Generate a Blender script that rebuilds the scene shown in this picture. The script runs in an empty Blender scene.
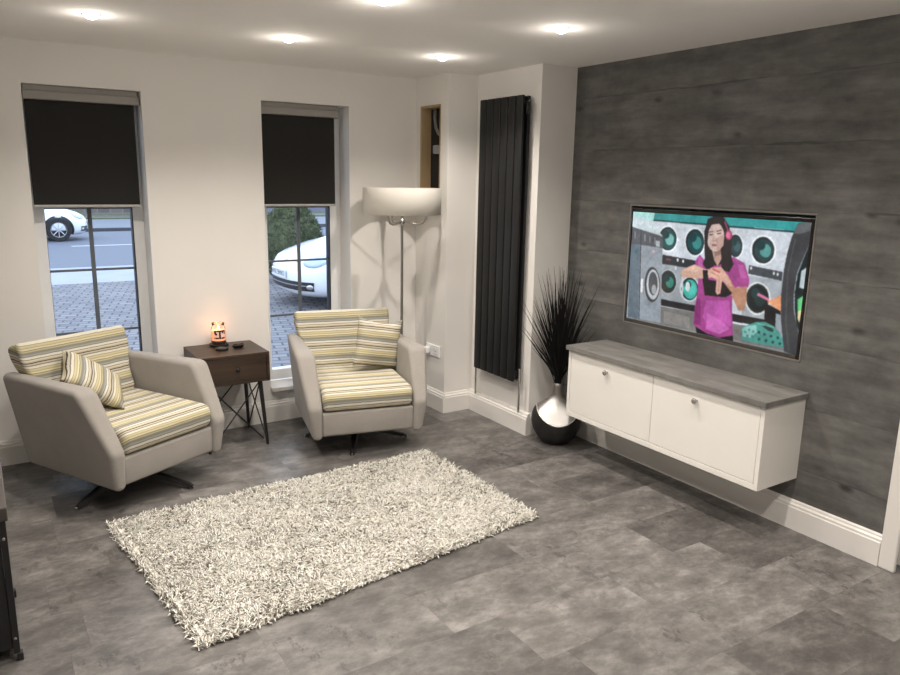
import bpy, bmesh, math, random
import numpy as np
from mathutils import Vector, Matrix
PI = math.pi
random.seed(4)
SC = bpy.context.scene
COL = SC.collection

# ------------------------------------------------------------------ helpers
def lin(c):
    c = c / 255.0
    return c / 12.92 if c <= 0.04045 else ((c + 0.055) / 1.055) ** 2.4
def rgb(r, g, b):
    return (lin(r), lin(g), lin(b), 1.0)

class NT:
    """small wrapper for building node materials"""
    def __init__(self, name):
        self.m = bpy.data.materials.new(name); self.m.use_nodes = True
        self.t = self.m.node_tree; self.n = self.t.nodes; self.l = self.t.links
        self.b = self.n['Principled BSDF']
    def node(self, kind, **kw):
        x = self.n.new(kind)
        for k, v in kw.items(): setattr(x, k, v)
        return x
    def link(self, a, b): self.l.new(a, b)
    def math(self, op, a, b=None, c=None):
        x = self.node('ShaderNodeMath', operation=op)
        for i, v in enumerate((a, b, c)):
            if v is None: continue
            if isinstance(v, (int, float)): x.inputs[i].default_value = v
            else: self.link(v, x.inputs[i])
        return x.outputs[0]
    def coords(self, kind='Object'):
        return self.node('ShaderNodeTexCoord').outputs[kind]
    def world(self):
        return self.node('ShaderNodeNewGeometry').outputs['Position']
    def mapping(self, vec, scale=(1, 1, 1), loc=(0, 0, 0), rot=(0, 0, 0)):
        x = self.node('ShaderNodeMapping'); self.link(vec, x.inputs['Vector'])
        x.inputs['Scale'].default_value = scale; x.inputs['Location'].default_value = loc
        x.inputs['Rotation'].default_value = rot
        return x.outputs[0]
    def noise(self, vec, scale, detail=4, rough=0.55):
        x = self.node('ShaderNodeTexNoise'); self.link(vec, x.inputs['Vector'])
        x.inputs['Scale'].default_value = scale; x.inputs['Detail'].default_value = detail
        x.inputs['Roughness'].default_value = rough
        return x.outputs['Fac']
    def ramp(self, fac, stops, interp='LINEAR'):
        x = self.node('ShaderNodeValToRGB'); self.link(fac, x.inputs['Fac'])
        r = x.color_ramp; r.interpolation = interp
        while len(r.elements) < len(stops): r.elements.new(0.5)
        for e, (p, c) in zip(r.elements, stops): e.position = p; e.color = c
        return x.outputs['Color']
    def mix(self, fac, a, b, blend='MIX'):
        x = self.node('ShaderNodeMix', data_type='RGBA', blend_type=blend)
        for i, v in ((0, fac), (6, a), (7, b)):
            if isinstance(v, (int, float)): x.inputs[i].default_value = v
            elif isinstance(v, tuple): x.inputs[i].default_value = v
            else: self.link(v, x.inputs[i])
        return x.outputs[2]
    def bump(self, h, strength=0.2, dist=0.01):
        x = self.node('ShaderNodeBump'); x.inputs['Strength'].default_value = strength
        x.inputs['Distance'].default_value = dist
        self.link(h, x.inputs['Height']); self.link(x.outputs[0], self.b.inputs['Normal'])
    def base(self, c):
        if isinstance(c, tuple): self.b.inputs['Base Color'].default_value = c
        else: self.link(c, self.b.inputs['Base Color'])
    def set(self, rough=0.5, metal=0.0, spec=0.5):
        self.b.inputs['Roughness'].default_value = rough
        self.b.inputs['Metallic'].default_value = metal
        self.b.inputs['Specular IOR Level'].default_value = spec
        return self.m

def plain(name, col, rough=0.5, metal=0.0, spec=0.5, var=0.06, scale=30, bump=0.0):
    t = NT(name)
    f = t.noise(t.coords(), scale)
    lo = tuple(x * (1 - var) for x in col[:3]) + (1,); hi = tuple(min(1, x * (1 + var)) for x in col[:3]) + (1,)
    t.base(t.ramp(f, [(0.3, lo), (0.7, hi)]))
    if bump: t.bump(f, bump, 0.002)
    return t.set(rough, metal, spec)

def emitter(name, col, strength):
    m = bpy.data.materials.new(name); m.use_nodes = True
    n = m.node_tree.nodes; n.remove(n['Principled BSDF'])
    e = n.new('ShaderNodeEmission'); e.inputs[0].default_value = col; e.inputs[1].default_value = strength
    m.node_tree.links.new(e.outputs[0], n['Material Output'].inputs[0])
    return m

def obj(name, bm, mat, parent=None, smooth=False, angle=None):
    me = bpy.data.meshes.new(name)
    bmesh.ops.recalc_face_normals(bm, faces=bm.faces[:])
    bm.to_mesh(me); bm.free()
    o = bpy.data.objects.new(name, me); COL.objects.link(o)
    for m in (mat if isinstance(mat, (list, tuple)) else [mat]): me.materials.append(m)
    if smooth: me.polygons.foreach_set('use_smooth', [True] * len(me.polygons))
    if smooth and angle is not None: me.set_sharp_from_angle(angle=math.radians(angle))
    if parent is not None: o.parent = parent
    return o

def thing(name, label, cat, loc=(0, 0, 0), rz=0, group=None):
    o = bpy.data.objects.new(name, None); COL.objects.link(o)
    o.empty_display_size = 0.1
    o.location = loc; o.rotation_euler = (0, 0, rz)
    return tag(o, label, cat, group)
def tag(o, label, cat, group=None):
    o['label'] = label; o['category'] = cat
    if group: o['group'] = group
    return o
def struct(name, bm, mat, parent=None, **k):
    o = obj(name, bm, mat, parent, **k)
    if parent is None: o['kind'] = 'structure'
    return o

def add(dst, src):
    me = bpy.data.meshes.new('tmp'); src.to_mesh(me); src.free()
    dst.from_mesh(me); bpy.data.meshes.remove(me)
    return dst
def box(x0, x1, y0, y1, z0, z1, bev=0.0, seg=2):
    bm = bmesh.new(); bmesh.ops.create_cube(bm, size=1.0)
    for v in bm.verts:
        v.co = Vector(((x0 + x1) / 2 + v.co.x * (x1 - x0), (y0 + y1) / 2 + v.co.y * (y1 - y0), (z0 + z1) / 2 + v.co.z * (z1 - z0)))
    if bev: bmesh.ops.bevel(bm, geom=bm.edges[:], offset=bev, segments=seg, profile=0.5, affect='EDGES')
    return bm
def boxes(*args):
    bm = bmesh.new()
    for a in args: add(bm, box(*a))
    return bm
def tube(pts, r, seg=10, caps=True, r1=None):
    """round rod along a list of points; r may be a list of radii"""
    bm = bmesh.new(); pts = [Vector(p) for p in pts]; n = len(pts)
    rad = r if isinstance(r, (list, tuple)) else [r + ((r1 if r1 is not None else r) - r) * i / max(1, n - 1) for i in range(n)]
    rings = []; up = None
    for i, p in enumerate(pts):
        d = (pts[min(i + 1, n - 1)] - pts[max(i - 1, 0)]).normalized()
        if up is None:
            up = d.orthogonal().normalized()
        up = (up - d * up.dot(d)).normalized(); s = d.cross(up)
        rings.append([bm.verts.new(p + (up * math.cos(a) + s * math.sin(a)) * rad[i]) for a in [2 * PI * k / seg for k in range(seg)]])
    for a, b in zip(rings, rings[1:]):
        for k in range(seg): bm.faces.new((a[k], a[(k + 1) % seg], b[(k + 1) % seg], b[k]))
    if caps:
        bm.faces.new(rings[0][::-1]); bm.faces.new(rings[-1])
    return bm
def lathe(prof, seg=48, centre=(0, 0, 0), cap_bottom=True, cap_top=False):
    bm = bmesh.new(); rings = []; c = Vector(centre)
    for r, z in prof:
        rings.append([bm.verts.new(c + Vector((r * math.cos(2 * PI * k / seg), r * math.sin(2 * PI * k / seg), z))) for k in range(seg)])
    for a, b in zip(rings, rings[1:]):
        for k in range(seg): bm.faces.new((a[k], a[(k + 1) % seg], b[(k + 1) % seg], b[k]))
    if cap_bottom: bm.faces.new(rings[0][::-1])
    if cap_top: bm.faces.new(rings[-1])
    return bm
def xform(bm, M):
    bmesh.ops.transform(bm, matrix=M, verts=bm.verts[:]); return bm
def prism_run(prof, p0, p1, nrm):
    """sweep a 2D profile (out, z) along a floor line; nrm is the outward direction"""
    bm = bmesh.new(); R = []
    for p in (p0, p1):
        R.append([bm.verts.new((p[0] + nrm[0] * o, p[1] + nrm[1] * o, z)) for o, z in prof])
    n = len(prof)
    for k in range(n): bm.faces.new((R[0][k], R[0][(k + 1) % n], R[1][(k + 1) % n], R[1][k]))
    bm.faces.new(R[0][::-1]); bm.faces.new(R[1])
    return bm
def rounded(poly, radii, seg=6):
    """convex polygon with rounded corners"""
    out = []; n = len(poly)
    for i in range(n):
        p = Vector(poly[i]); a = (Vector(poly[i - 1]) - p).normalized(); b = (Vector(poly[(i + 1) % n]) - p).normalized()
        ang = math.acos(max(-1, min(1, a.dot(b)))); r = radii[i] if isinstance(radii, (list, tuple)) else radii
        d = r / math.tan(ang / 2); c = p + (a + b).normalized() * (r / math.sin(ang / 2))
        s = p + a * d; e = p + b * d
        a0 = math.atan2(*(s - c).yx); a1 = math.atan2(*(e - c).yx); da = (a1 - a0 + PI) % (2 * PI) - PI
        for k in range(seg + 1): out.append(Vector((c.x + r * math.cos(a0 + da * k / seg), c.y + r * math.sin(a0 + da * k / seg))))
    return out
def inset(poly, d):
    n = len(poly); out = []
    area = sum(poly[i - 1].x * poly[i].y - poly[i].x * poly[i - 1].y for i in range(n))
    s = 1 if area > 0 else -1
    for i in range(n):
        t = (poly[(i + 1) % n] - poly[i - 1]).normalized()
        out.append(poly[i] + Vector((-t.y, t.x)) * d * s)
    return out
def slab(poly, la, lb, r=0.03, seg=4, warp=None):
    """profile polygon (f,z) thickened across l from la(f,z) to lb(f,z), all edges rounded by r. x=l, y=f, z=z"""
    bm = bmesh.new(); rings = []
    fa = la if callable(la) else (lambda f, z: la); fb = lb if callable(lb) else (lambda f, z: lb)
    lay = []
    for k in range(seg + 1):
        t = PI / 2 * k / seg; lay.append((0, r * (1 - math.sin(t)), r * (1 - math.cos(t))))
    for k in range(seg + 1):
        t = PI / 2 * k / seg; lay.append((1, r * (1 - math.cos(t)), r * (1 - math.sin(t))))
    for side, ins, off in lay:
        q = inset(poly, ins) if ins > 1e-6 else poly
        ring = []
        for p in q:
            A = fa(p.x, p.y); B = fb(p.x, p.y); sg = 1 if B > A else -1
            l = A + sg * off if side == 0 else B - sg * off
            co = Vector((l, p.x, p.y)); ring.append(bm.verts.new(warp(co) if warp else co))
        rings.append(ring)
    n = len(poly)
    for a, b in zip(rings, rings[1:]):
        for k in range(n): bm.faces.new((a[k], a[(k + 1) % n], b[(k + 1) % n], b[k]))
    for ring, rev in ((rings[0], True), (rings[-1], False)):
        c = Vector((0, 0, 0))
        for v in ring: c += v.co / n
        cv = bm.verts.new(c)
        for k in range(n): bm.faces.new((ring[k], ring[(k + 1) % n], cv))
    return bm
def text_mesh(name, body, size, mat, parent, M):
    cu = bpy.data.curves.new(name, 'FONT'); cu.body = body; cu.size = size; cu.extrude = 0.001
    cu.align_x = 'CENTER'; cu.align_y = 'CENTER'
    tmp = bpy.data.objects.new(name + '_tmp', cu); COL.objects.link(tmp)
    me = bpy.data.meshes.new_from_object(tmp.evaluated_get(bpy.context.evaluated_depsgraph_get()))
    bpy.data.objects.remove(tmp)
    me.transform(M); me.materials.clear(); me.materials.append(mat)
    o = bpy.data.objects.new(name, me); COL.objects.link(o); o.parent = parent
    return o

# ------------------------------------------------------------------ materials
M_wall = plain('matt white wall paint', (0.83, 0.81, 0.78, 1), 0.75, spec=0.25, var=0.012, scale=3)
M_ceil = plain('matt white ceiling paint', (0.90, 0.885, 0.86, 1), 0.85, spec=0.2, var=0.01, scale=3)
M_trim = plain('white satin woodwork', (0.80, 0.78, 0.75, 1), 0.35, var=0.01, scale=3)
M_upvc = plain('white window plastic', (0.86, 0.87, 0.88, 1), 0.3, var=0.01)
M_bar = plain('grey glazing bar', rgb(98, 104, 112), 0.5)
M_gasket = plain('black rubber gasket', rgb(26, 28, 32), 0.6)
M_chrome = plain('polished chrome', (0.62, 0.61, 0.6, 1), 0.16, metal=1.0, var=0.02)
M_steel = plain('brushed nickel', (0.42, 0.40, 0.38, 1), 0.3, metal=1.0, var=0.04)
M_black = plain('black powder coated metal', (0.012, 0.012, 0.013, 1), 0.42, var=0.1)
M_rad = plain('anthracite radiator enamel', (0.012, 0.0125, 0.013, 1), 0.5, spec=.3, var=0.05)
M_cab = plain('warm white cabinet lacquer', (0.83, 0.81, 0.77, 1), 0.4, var=0.01, scale=3)
M_cass = plain('grey aluminium blind cassette', (0.30, 0.285, 0.265, 1), 0.45, var=0.02)

def fabric(name, col, scale=420, var=0.16, bump=0.35):
    t = NT(name); c = t.coords()
    f = t.noise(t.mapping(c, (1, 1, 1)), scale, 2); g = t.noise(c, 9, 3)
    lo = tuple(x * (1 - var) for x in col[:3]) + (1,); hi = tuple(min(1, x * (1 + var)) for x in col[:3]) + (1,)
    a = t.ramp(f, [(0.3, lo), (0.7, hi)])
    t.base(t.mix(0.25, a, t.ramp(g, [(0.3, lo), (0.7, hi)])))
    t.bump(f, bump, 0.002)
    t.b.inputs['Sheen Weight'].default_value = 0.15
    return t.set(0.9, spec=0.2)
M_uphol = fabric('grey beige woven upholstery', (0.315, 0.295, 0.272, 1))
M_blind = fabric('charcoal blackout fabric', (0.024, 0.0235, 0.0225, 1), 700, 0.1, 0.15)
M_shade = fabric('ivory linen lampshade', (0.78, 0.76, 0.71, 1), 500, 0.03, 0.1)

_n = M_shade.node_tree.nodes; _l = M_shade.node_tree.links
_t = _n.new('ShaderNodeBsdfTranslucent'); _t.inputs[0].default_value = (.86, .83, .76, 1)
_m = _n.new('ShaderNodeMixShader'); _m.inputs[0].default_value = .35
_l.new(_n['Principled BSDF'].outputs[0], _m.inputs[1]); _l.new(_t.outputs[0], _m.inputs[2]); _l.new(_m.outputs[0], _n['Material Output'].inputs[0])

STRIPES = [(0.00, (228, 222, 204)), (0.09, (150, 146, 134)), (0.115, (208, 198, 160)), (0.20, (184, 172, 132)), (0.235, (220, 212, 178)),
           (0.31, (120, 112, 96)), (0.335, (194, 184, 148)), (0.40, (142, 142, 132)), (0.50, (166, 166, 158)), (0.57, (122, 122, 114)),
           (0.60, (226, 222, 210)), (0.70, (92, 86, 78)), (0.725, (216, 208, 186)), (0.80, (190, 178, 150)), (0.845, (66, 60, 54)), (0.885, (198, 192, 176)), (0.95, (138, 132, 118))]
def stripes(name, direction, period=0.135, phase=0.0, dim=1.0):
    t = NT(name); c = t.coords()
    d = t.node('ShaderNodeVectorMath', operation='DOT_PRODUCT'); t.link(c, d.inputs[0]); d.inputs[1].default_value = direction
    w = t.noise(c, 14, 2)
    s = t.math('ADD', t.math('MULTIPLY', d.outputs['Value'], 1 / period), t.math('MULTIPLY', w, 0.06))
    s = t.math('FRACT', t.math('ADD', s, 10.0 + phase))
    col = t.ramp(s, [(p, rgb(*[min(255, v * dim) for v in k])) for p, k in STRIPES], 'CONSTANT')
    f = t.noise(c, 480, 2)
    t.base(t.mix(t.math('MULTIPLY', f, 0.35), col, (0.10, 0.09, 0.075, 1)))
    t.bump(f, 0.3, 0.002)
    return t.set(0.9, spec=0.2)

def floor_tiles():
    t = NT('grey slate effect floor tiles'); pos = t.world()
    sep = t.node('ShaderNodeSeparateXYZ'); t.link(pos, sep.inputs[0])
    ty = t.math('DIVIDE', t.math('ADD', sep.outputs['Y'], 9.165), 0.305)
    row = t.math('FLOOR', ty)
    wn = t.node('ShaderNodeTexWhiteNoise', noise_dimensions='1D'); t.link(row, wn.inputs['W'])
    tx = t.math('ADD', t.math('DIVIDE', sep.outputs['X'], 0.612), wn.outputs['Value'])
    colm = t.math('FLOOR', tx)
    cmb = t.node('ShaderNodeCombineXYZ'); t.link(colm, cmb.inputs[0]); t.link(row, cmb.inputs[1])
    w2 = t.node('ShaderNodeTexWhiteNoise', noise_dimensions='2D'); t.link(cmb.outputs[0], w2.inputs['Vector'])
    # each tile gets its own piece of the slate figure
    off = t.node('ShaderNodeVectorMath', operation='SCALE'); t.link(w2.outputs['Color'], off.inputs[0]); off.inputs['Scale'].default_value = 30
    ad = t.node('ShaderNodeVectorMath', operation='ADD'); t.link(pos, ad.inputs[0]); t.link(off.outputs[0], ad.inputs[1])
    v = ad.outputs[0]
    n1 = t.noise(t.mapping(v, (4.6, 7.5, 1), rot=(0, 0, .5)), 1.0, 9, 0.68); n2 = t.noise(t.mapping(v, (15, 24, 1), rot=(0, 0, 0.5)), 1.0, 8, 0.75)
    n3 = t.noise(v, 60, 4, 0.7)
    base = t.ramp(n1, [(0.34, (0.078, 0.073, 0.070, 1)), (0.5, (0.142, 0.135, 0.129, 1)), (0.66, (0.235, 0.225, 0.216, 1))])
    base = t.mix(t.math('MULTIPLY', t.math('MAXIMUM', 0.0, t.math('SUBTRACT', n2, 0.42)), 2.2), base, (0.072, 0.066, 0.062, 1))
    base = t.mix(t.math('MULTIPLY', n3, 0.30), base, (0.28, 0.265, 0.25, 1), 'OVERLAY')
    ve = t.math('ABSOLUTE', t.math('SUBTRACT', t.noise(t.mapping(v, (3.0, 5.0, 1), rot=(0, 0, .7)), 1.0, 6, 0.6), 0.5))
    vm = t.ramp(ve, [(0.0, (1, 1, 1, 1)), (0.022, (0, 0, 0, 1))])
    base = t.mix(t.math('MULTIPLY', vm, 0.13), base, (0.30, 0.29, 0.275, 1))
    chips = t.ramp(t.noise(t.mapping(v, (16, 9, 1)), 1.0, 8, 0.75), [(0.54, (0, 0, 0, 1)), (0.60, (1, 1, 1, 1))])
    patch = t.ramp(t.noise(v, 1.7, 2), [(0.52, (0, 0, 0, 1)), (0.60, (1, 1, 1, 1))])
    base = t.mix(t.math('MULTIPLY', t.math('MULTIPLY', chips, patch), 0.75), base, (0.048, 0.044, 0.042, 1))
    tone = t.ramp(w2.outputs['Value'], [(0.0, (0.70, 0.70, 0.70, 1)), (0.3, (0.94, 0.94, 0.94, 1)), (1.0, (1.18, 1.18, 1.18, 1))])
    base = t.mix(1.0, base, tone, 'MULTIPLY')
    fy = t.math('FRACT', ty); fx = t.math('FRACT', tx)
    ey = t.math('MULTIPLY', t.math('MINIMUM', fy, t.math('SUBTRACT', 1.0, fy)), 0.305); ex = t.math('MULTIPLY', t.math('MINIMUM', fx, t.math('SUBTRACT', 1.0, fx)), 0.612)
    seam = t.math('LESS_THAN', t.math('MINIMUM', ex, ey), 0.0012)
    t.base(t.mix(t.math('MULTIPLY', seam, 0.25), base, (0.04, 0.04, 0.04, 1)))
    r = t.math('ADD', 0.30, t.math('MULTIPLY', n2, 0.22)); t.link(r, t.b.inputs['Roughness'])
    t.bump(t.math('SUBTRACT', n2, t.math('MULTIPLY', seam, 0.6)), 0.12, 0.003)
    t.b.inputs['Specular IOR Level'].default_value = 0.45
    return t.m
M_floor = floor_tiles()

def boarded(name, dark, mid, light, along='Y', rough=0.55, rows=True, flat=False):
    """concrete look laminate with long boards, grain, knots and cracks"""
    t = NT(name); pos = t.world(); sep = t.node('ShaderNodeSeparateXYZ'); t.link(pos, sep.inputs[0])
    a = sep.outputs[along]; h = sep.outputs['X'] if flat else sep.outputs['Z']
    rz = t.math('DIVIDE', t.math('ADD', h, 5.04), 0.315); row = t.math('FLOOR', rz)
    wn = t.node('ShaderNodeTexWhiteNoise', noise_dimensions='1D'); t.link(row, wn.inputs['W'])
    cmb = t.node('ShaderNodeCombineXYZ'); t.link(t.math('ADD', a, t.math('MULTIPLY', wn.outputs['Value'], 17)), cmb.inputs[0]); t.link(h, cmb.inputs[1])
    v = cmb.outputs[0]
    g1 = t.noise(t.mapping(v, (2.6, 13, 1)), 1.0, 6, 0.6); g2 = t.noise(t.mapping(v, (9, 70, 1)), 1.0, 5, 0.65); bl = t.noise(t.mapping(v, (6, 8, 1)), 1.0, 6, 0.65)
    c = t.ramp(t.math('ADD', t.math('MULTIPLY', g1, 0.55), t.math('MULTIPLY', bl, 0.45)), [(0.36, dark), (0.5, mid), (0.64, light)])
    c = t.mix(t.math('MULTIPLY', g2, 0.28), c, dark)
    kn = t.node('ShaderNodeTexVoronoi'); t.link(t.mapping(v, (4.2, 8.0, 1)), kn.inputs['Vector']); kn.inputs['Scale'].default_value = 1.0
    k = t.ramp(kn.outputs['Distance'], [(0.06, (1, 1, 1, 1)), (0.20, (0, 0, 0, 1))])
    c = t.mix(t.math('MULTIPLY', t.math('MULTIPLY', k, 0.9), t.ramp(t.noise(t.mapping(v, (3.1, 5.0, 1)), 1.0, 2), [(0.46, (0, 0, 0, 1)), (0.60, (1, 1, 1, 1))])), c, tuple(x * 0.4 for x in dark[:3]) + (1,))
    if rows:
        tone = t.ramp(wn.outputs['Value'], [(0, (0.95, 0.95, 0.95, 1)), (1, (1.05, 1.05, 1.05, 1))]); c = t.mix(1.0, c, tone, 'MULTIPLY')
        wob = t.math('MULTIPLY', t.math('SUBTRACT', t.noise(t.mapping(v, (1.3, 0.2, 1)), 1.0, 3), 0.5), 0.12)
        fz = t.math('FRACT', t.math('ADD', rz, wob)); e = t.math('MINIMUM', fz, t.math('SUBTRACT', 1.0, fz))
        ln = t.ramp(e, [(0.0, (1, 1, 1, 1)), (0.020, (0, 0, 0, 1))]); on = t.ramp(t.noise(t.mapping(v, (2.1, 2.4, 1)), 1.0, 3), [(0.48, (0, 0, 0, 1)), (0.56, (1, 1, 1, 1))])
        c = t.mix(t.math('MULTIPLY', t.math('MULTIPLY', ln, on), 0.7), c, tuple(x * 0.35 for x in dark[:3]) + (1,))
    t.base(c); t.bump(t.math('ADD', g2, g1), 0.08, 0.003)
    return t.set(rough, spec=0.4)
M_board = boarded('grey concrete look wall boarding', (0.072, 0.0705, 0.067, 1), (0.127, 0.1245, 0.119, 1), (0.196, 0.192, 0.184, 1))
M_top = boarded('grey concrete look worktop', (0.13, 0.127, 0.12, 1), (0.20, 0.195, 0.185, 1), (0.28, 0.272, 0.26, 1), rough=0.4, rows=False, flat=True)

def wood(name, dark, light, axis=(1.5, 22, 22), rough=0.45):
    t = NT(name); c = t.coords()
    g = t.noise(t.mapping(c, axis), 1.0, 6, 0.6); h = t.noise(t.mapping(c, tuple(x * 4 for x in axis)), 1.0, 4)
    t.base(t.mix(t.math('MULTIPLY', h, 0.4), t.ramp(g, [(0.3, dark), (0.7, light)]), dark)); t.bump(h, 0.08, 0.002)
    return t.set(rough)
M_walnut = wood('dark walnut', (0.022, 0.013, 0.008, 1), (0.075, 0.044, 0.026, 1))
M_pine = wood('pale planed timber', (0.36, 0.25, 0.13, 1), (0.56, 0.42, 0.25, 1), (20, 20, 1.5), 0.6)
M_driftwood = wood('grey brown timber', (0.045, 0.038, 0.034, 1), (0.09, 0.078, 0.07, 1), (20, 2, 20), 0.5)

def glass_mat(name='window glass', tint=(0.97, 0.985, 1, 1), refl=0.07):
    m = bpy.data.materials.new(name); m.use_nodes = True; n = m.node_tree.nodes; l = m.node_tree.links
    n.remove(n['Principled BSDF'])
    tr = n.new('ShaderNodeBsdfTransparent'); tr.inputs[0].default_value = tint
    gl = n.new('ShaderNodeBsdfGlossy'); gl.inputs['Roughness'].default_value = 0.02
    fr = n.new('ShaderNodeFresnel'); fr.inputs[0].default_value = 1.3
    mx = n.new('ShaderNodeMixShader'); l.new(fr.outputs[0], mx.inputs[0]); l.new(tr.outputs[0], mx.inputs[1]); l.new(gl.outputs[0], mx.inputs[2])
    l.new(mx.outputs[0], n['Material Output'].inputs[0])
    return m
M_glass = glass_mat()

# ------------------------------------------------------------------ camera
CAM = (-2.814, -4.8524, 1.6951)
yaw, pitch, roll = 0.574, -0.2117, 0.0177
fw = Vector((math.sin(yaw) * math.cos(pitch), math.cos(yaw) * math.cos(pitch), math.sin(pitch)))
r0 = Vector((math.cos(yaw), -math.sin(yaw), 0)); u0 = r0.cross(fw)
rr = r0 * math.cos(roll) + u0 * math.sin(roll); uu = -r0 * math.sin(roll) + u0 * math.cos(roll)
cd = bpy.data.cameras.new('camera'); cd.sensor_width = 36; cd.lens = 737.59 * 36 / 900; cd.clip_start = 0.05; cd.clip_end = 300
cam = bpy.data.objects.new('camera', cd); COL.objects.link(cam)
Mx = Matrix((rr, uu, -fw)).transposed().to_4x4(); Mx.translation = Vector(CAM); cam.matrix_world = Mx
SC.camera = cam

# ------------------------------------------------------------------ room shell
H = 2.4
XL, YF, XW, XC, YB, YD = -4.0, -5.8, 0.53, 0.242, -0.431, -1.1225
struct('floor', box(XL - .3, XW + .3, YF - .3, 0.0, -0.1, 0.0), M_floor)
struct('ceiling', box(XL - .3, XW + .3, YF - .3, 0.3, H, H + 0.1), M_ceil)
W1 = (-2.511, -1.892); W2 = (-1.163, -0.541); WZ = (0.25, 2.172)
struct('wall_back', boxes((XL - .3, W1[0], 0, .3, -.15, H), (W1[1], W2[0], 0, .3, -.15, H), (W2[1], XW + .3, 0, .3, -.15, H),
                          (W1[0], W1[1], 0, .3, -.15, WZ[0] - .035), (W1[0], W1[1], 0, .3, WZ[1], H), (W2[0], W2[1], 0, .3, -.15, WZ[0] - .035), (W2[0], W2[1], 0, .3, WZ[1], H)), M_wall)
# chimney-like pier with the open service niche, then the deeper pier that carries the radiator
NY, NZ, ND = (-0.335, -0.061), (1.462, 2.202), 0.09
struct('wall_niche', boxes((0, XW + .3, YB, NY[0], 0, H), (0, XW + .3, NY[1], 0, 0, H), (0, XW + .3, NY[0], NY[1], 0, NZ[0]), (0, XW + .3, NY[0], NY[1], NZ[1], H), (ND, XW + .3, NY[0], NY[1], NZ[0], NZ[1])), M_wall)
struct('wall_radiator', box(XC, XW + .3, YD, YB, 0, H), M_wall)
TY, TZ = (-2.838, -1.655), (0.848, 1.565)      # the opening for the television
struct('wall_right', boxes((XW, XW + .3, TY[1], YD, 0, H), (XW, XW + .3, -3.335, TY[0], 0, H), (XW, XW + .3, TY[0], TY[1], 0, TZ[0]), (XW, XW + .3, TY[0], TY[1], TZ[1], H), (XW + .1, XW + .3, TY[0], TY[1], TZ[0], TZ[1])), M_board)
struct('wall_right.001', boxes((XW, XW + .3, YF - .3, -4.25, 0, H), (XW, XW + .3, -4.25, -3.335, 2.06, H)), M_wall)
struct('wall_left', box(XL - .3, XL, YF - .3, 0, 0, H), M_wall)
struct('wall_front', box(XL, XW, YF - .3, YF, 0, H), M_wall)
# door casing at the right edge of the picture, and the leaf inside it
struct('trim_1', boxes((XW - .022, XW - .0005, -3.408, -3.3355, 0, 2.09, .006), (XW - .022, XW - .0005, -4.245, -4.175, 0, 2.09, .006), (XW - .022, XW - .0005, -4.245, -3.3355, 2.0905, 2.16, .006),
                       (XW, XW + .13, -3.365, -3.3355, 0, 2.06), (XW, XW + .13, -4.25, -4.22, 0, 2.06)), M_trim)
d1 = struct('door_1', boxes((XW + .06, XW + .1, -4.215, -3.37, .008, 2.05, .003)), M_trim)
obj('door_handle', add(tube([(XW + .06, -3.44, 1.0), (XW + .01, -3.44, 1.0)], .009), tube([(XW + .01, -3.44, 1.0), (XW + .01, -3.56, 1.0)], .009)), M_chrome, d1, smooth=True, angle=40)

def skirt(t):
    return [(0, 0), (t, 0), (t, .112), (t - .004, .118), (t - .004, .128), (t - .012, .136), (t - .013, .144), (t - .018, .151), (0, .151)]
struct('baseboard_back', prism_run(skirt(.02), (XL, -.0005), (-.0005, -.0005), (0, -1)), M_trim)
struct('baseboard_niche', prism_run(skirt(.02), (-.0005, -.021), (-.0005, YB - .0205), (-1, 0)), M_trim)
struct('baseboard_pier', prism_run(skirt(.02), (-.0003, YB - .0005), (XC - .0355, YB - .0005), (0, -1)), M_trim)
struct('baseboard_radiator', prism_run(skirt(.035), (XC - .0005, YB - .0005), (XC - .0005, YD - .0205), (-1, 0)), M_trim)
struct('baseboard_column', prism_run(skirt(.02), (XC, YD - .0005), (XW - .021, YD - .0005), (0, -1)), M_trim)
struct('baseboard_right', prism_run(skirt(.02), (XW - .0005, YD - .001), (XW - .0005, -3.334), (-1, 0)), M_trim)
struct('baseboard_left', prism_run(skirt(.02), (XL + .0005, -.022), (XL + .0005, YF), (1, 0)), M_trim)
# thin pale edge trim around the television opening
e = .007
struct('trim_2', boxes((XW - .003, XW + .095, TY[1] - e, TY[1] - .0004, TZ[0], TZ[1] - e), (XW - .003, XW + .095, TY[0] + .0004, TY[0] + e, TZ[0], TZ[1] - e),
                       (XW - .003, XW + .095, TY[0] + .0004, TY[1] - .0004, TZ[1] - e, TZ[1] - .0004), (XW - .003, XW + .095, TY[0] + .0004, TY[1] - .0004, TZ[0] + .0004, TZ[0] + e)), plain('grey edge strip', (0.20, 0.19, 0.18, 1), 0.4))
# timber lining of the niche
struct('trim_3', boxes((-.003, ND - .001, NY[1] - .016, NY[1] - .0005, NZ[0] + .0005, NZ[1] - .0005), (-.003, ND - .001, NY[0] + .0005, NY[0] + .012, NZ[0] + .0005, NZ[1] - .0005),
                       (-.003, ND - .001, NY[0] + .012, NY[1] - .016, NZ[1] - .016, NZ[1] - .0005), (-.003, ND - .001, NY[0] + .012, NY[1] - .016, NZ[0] + .0005, NZ[0] + .016)), M_pine)

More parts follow.
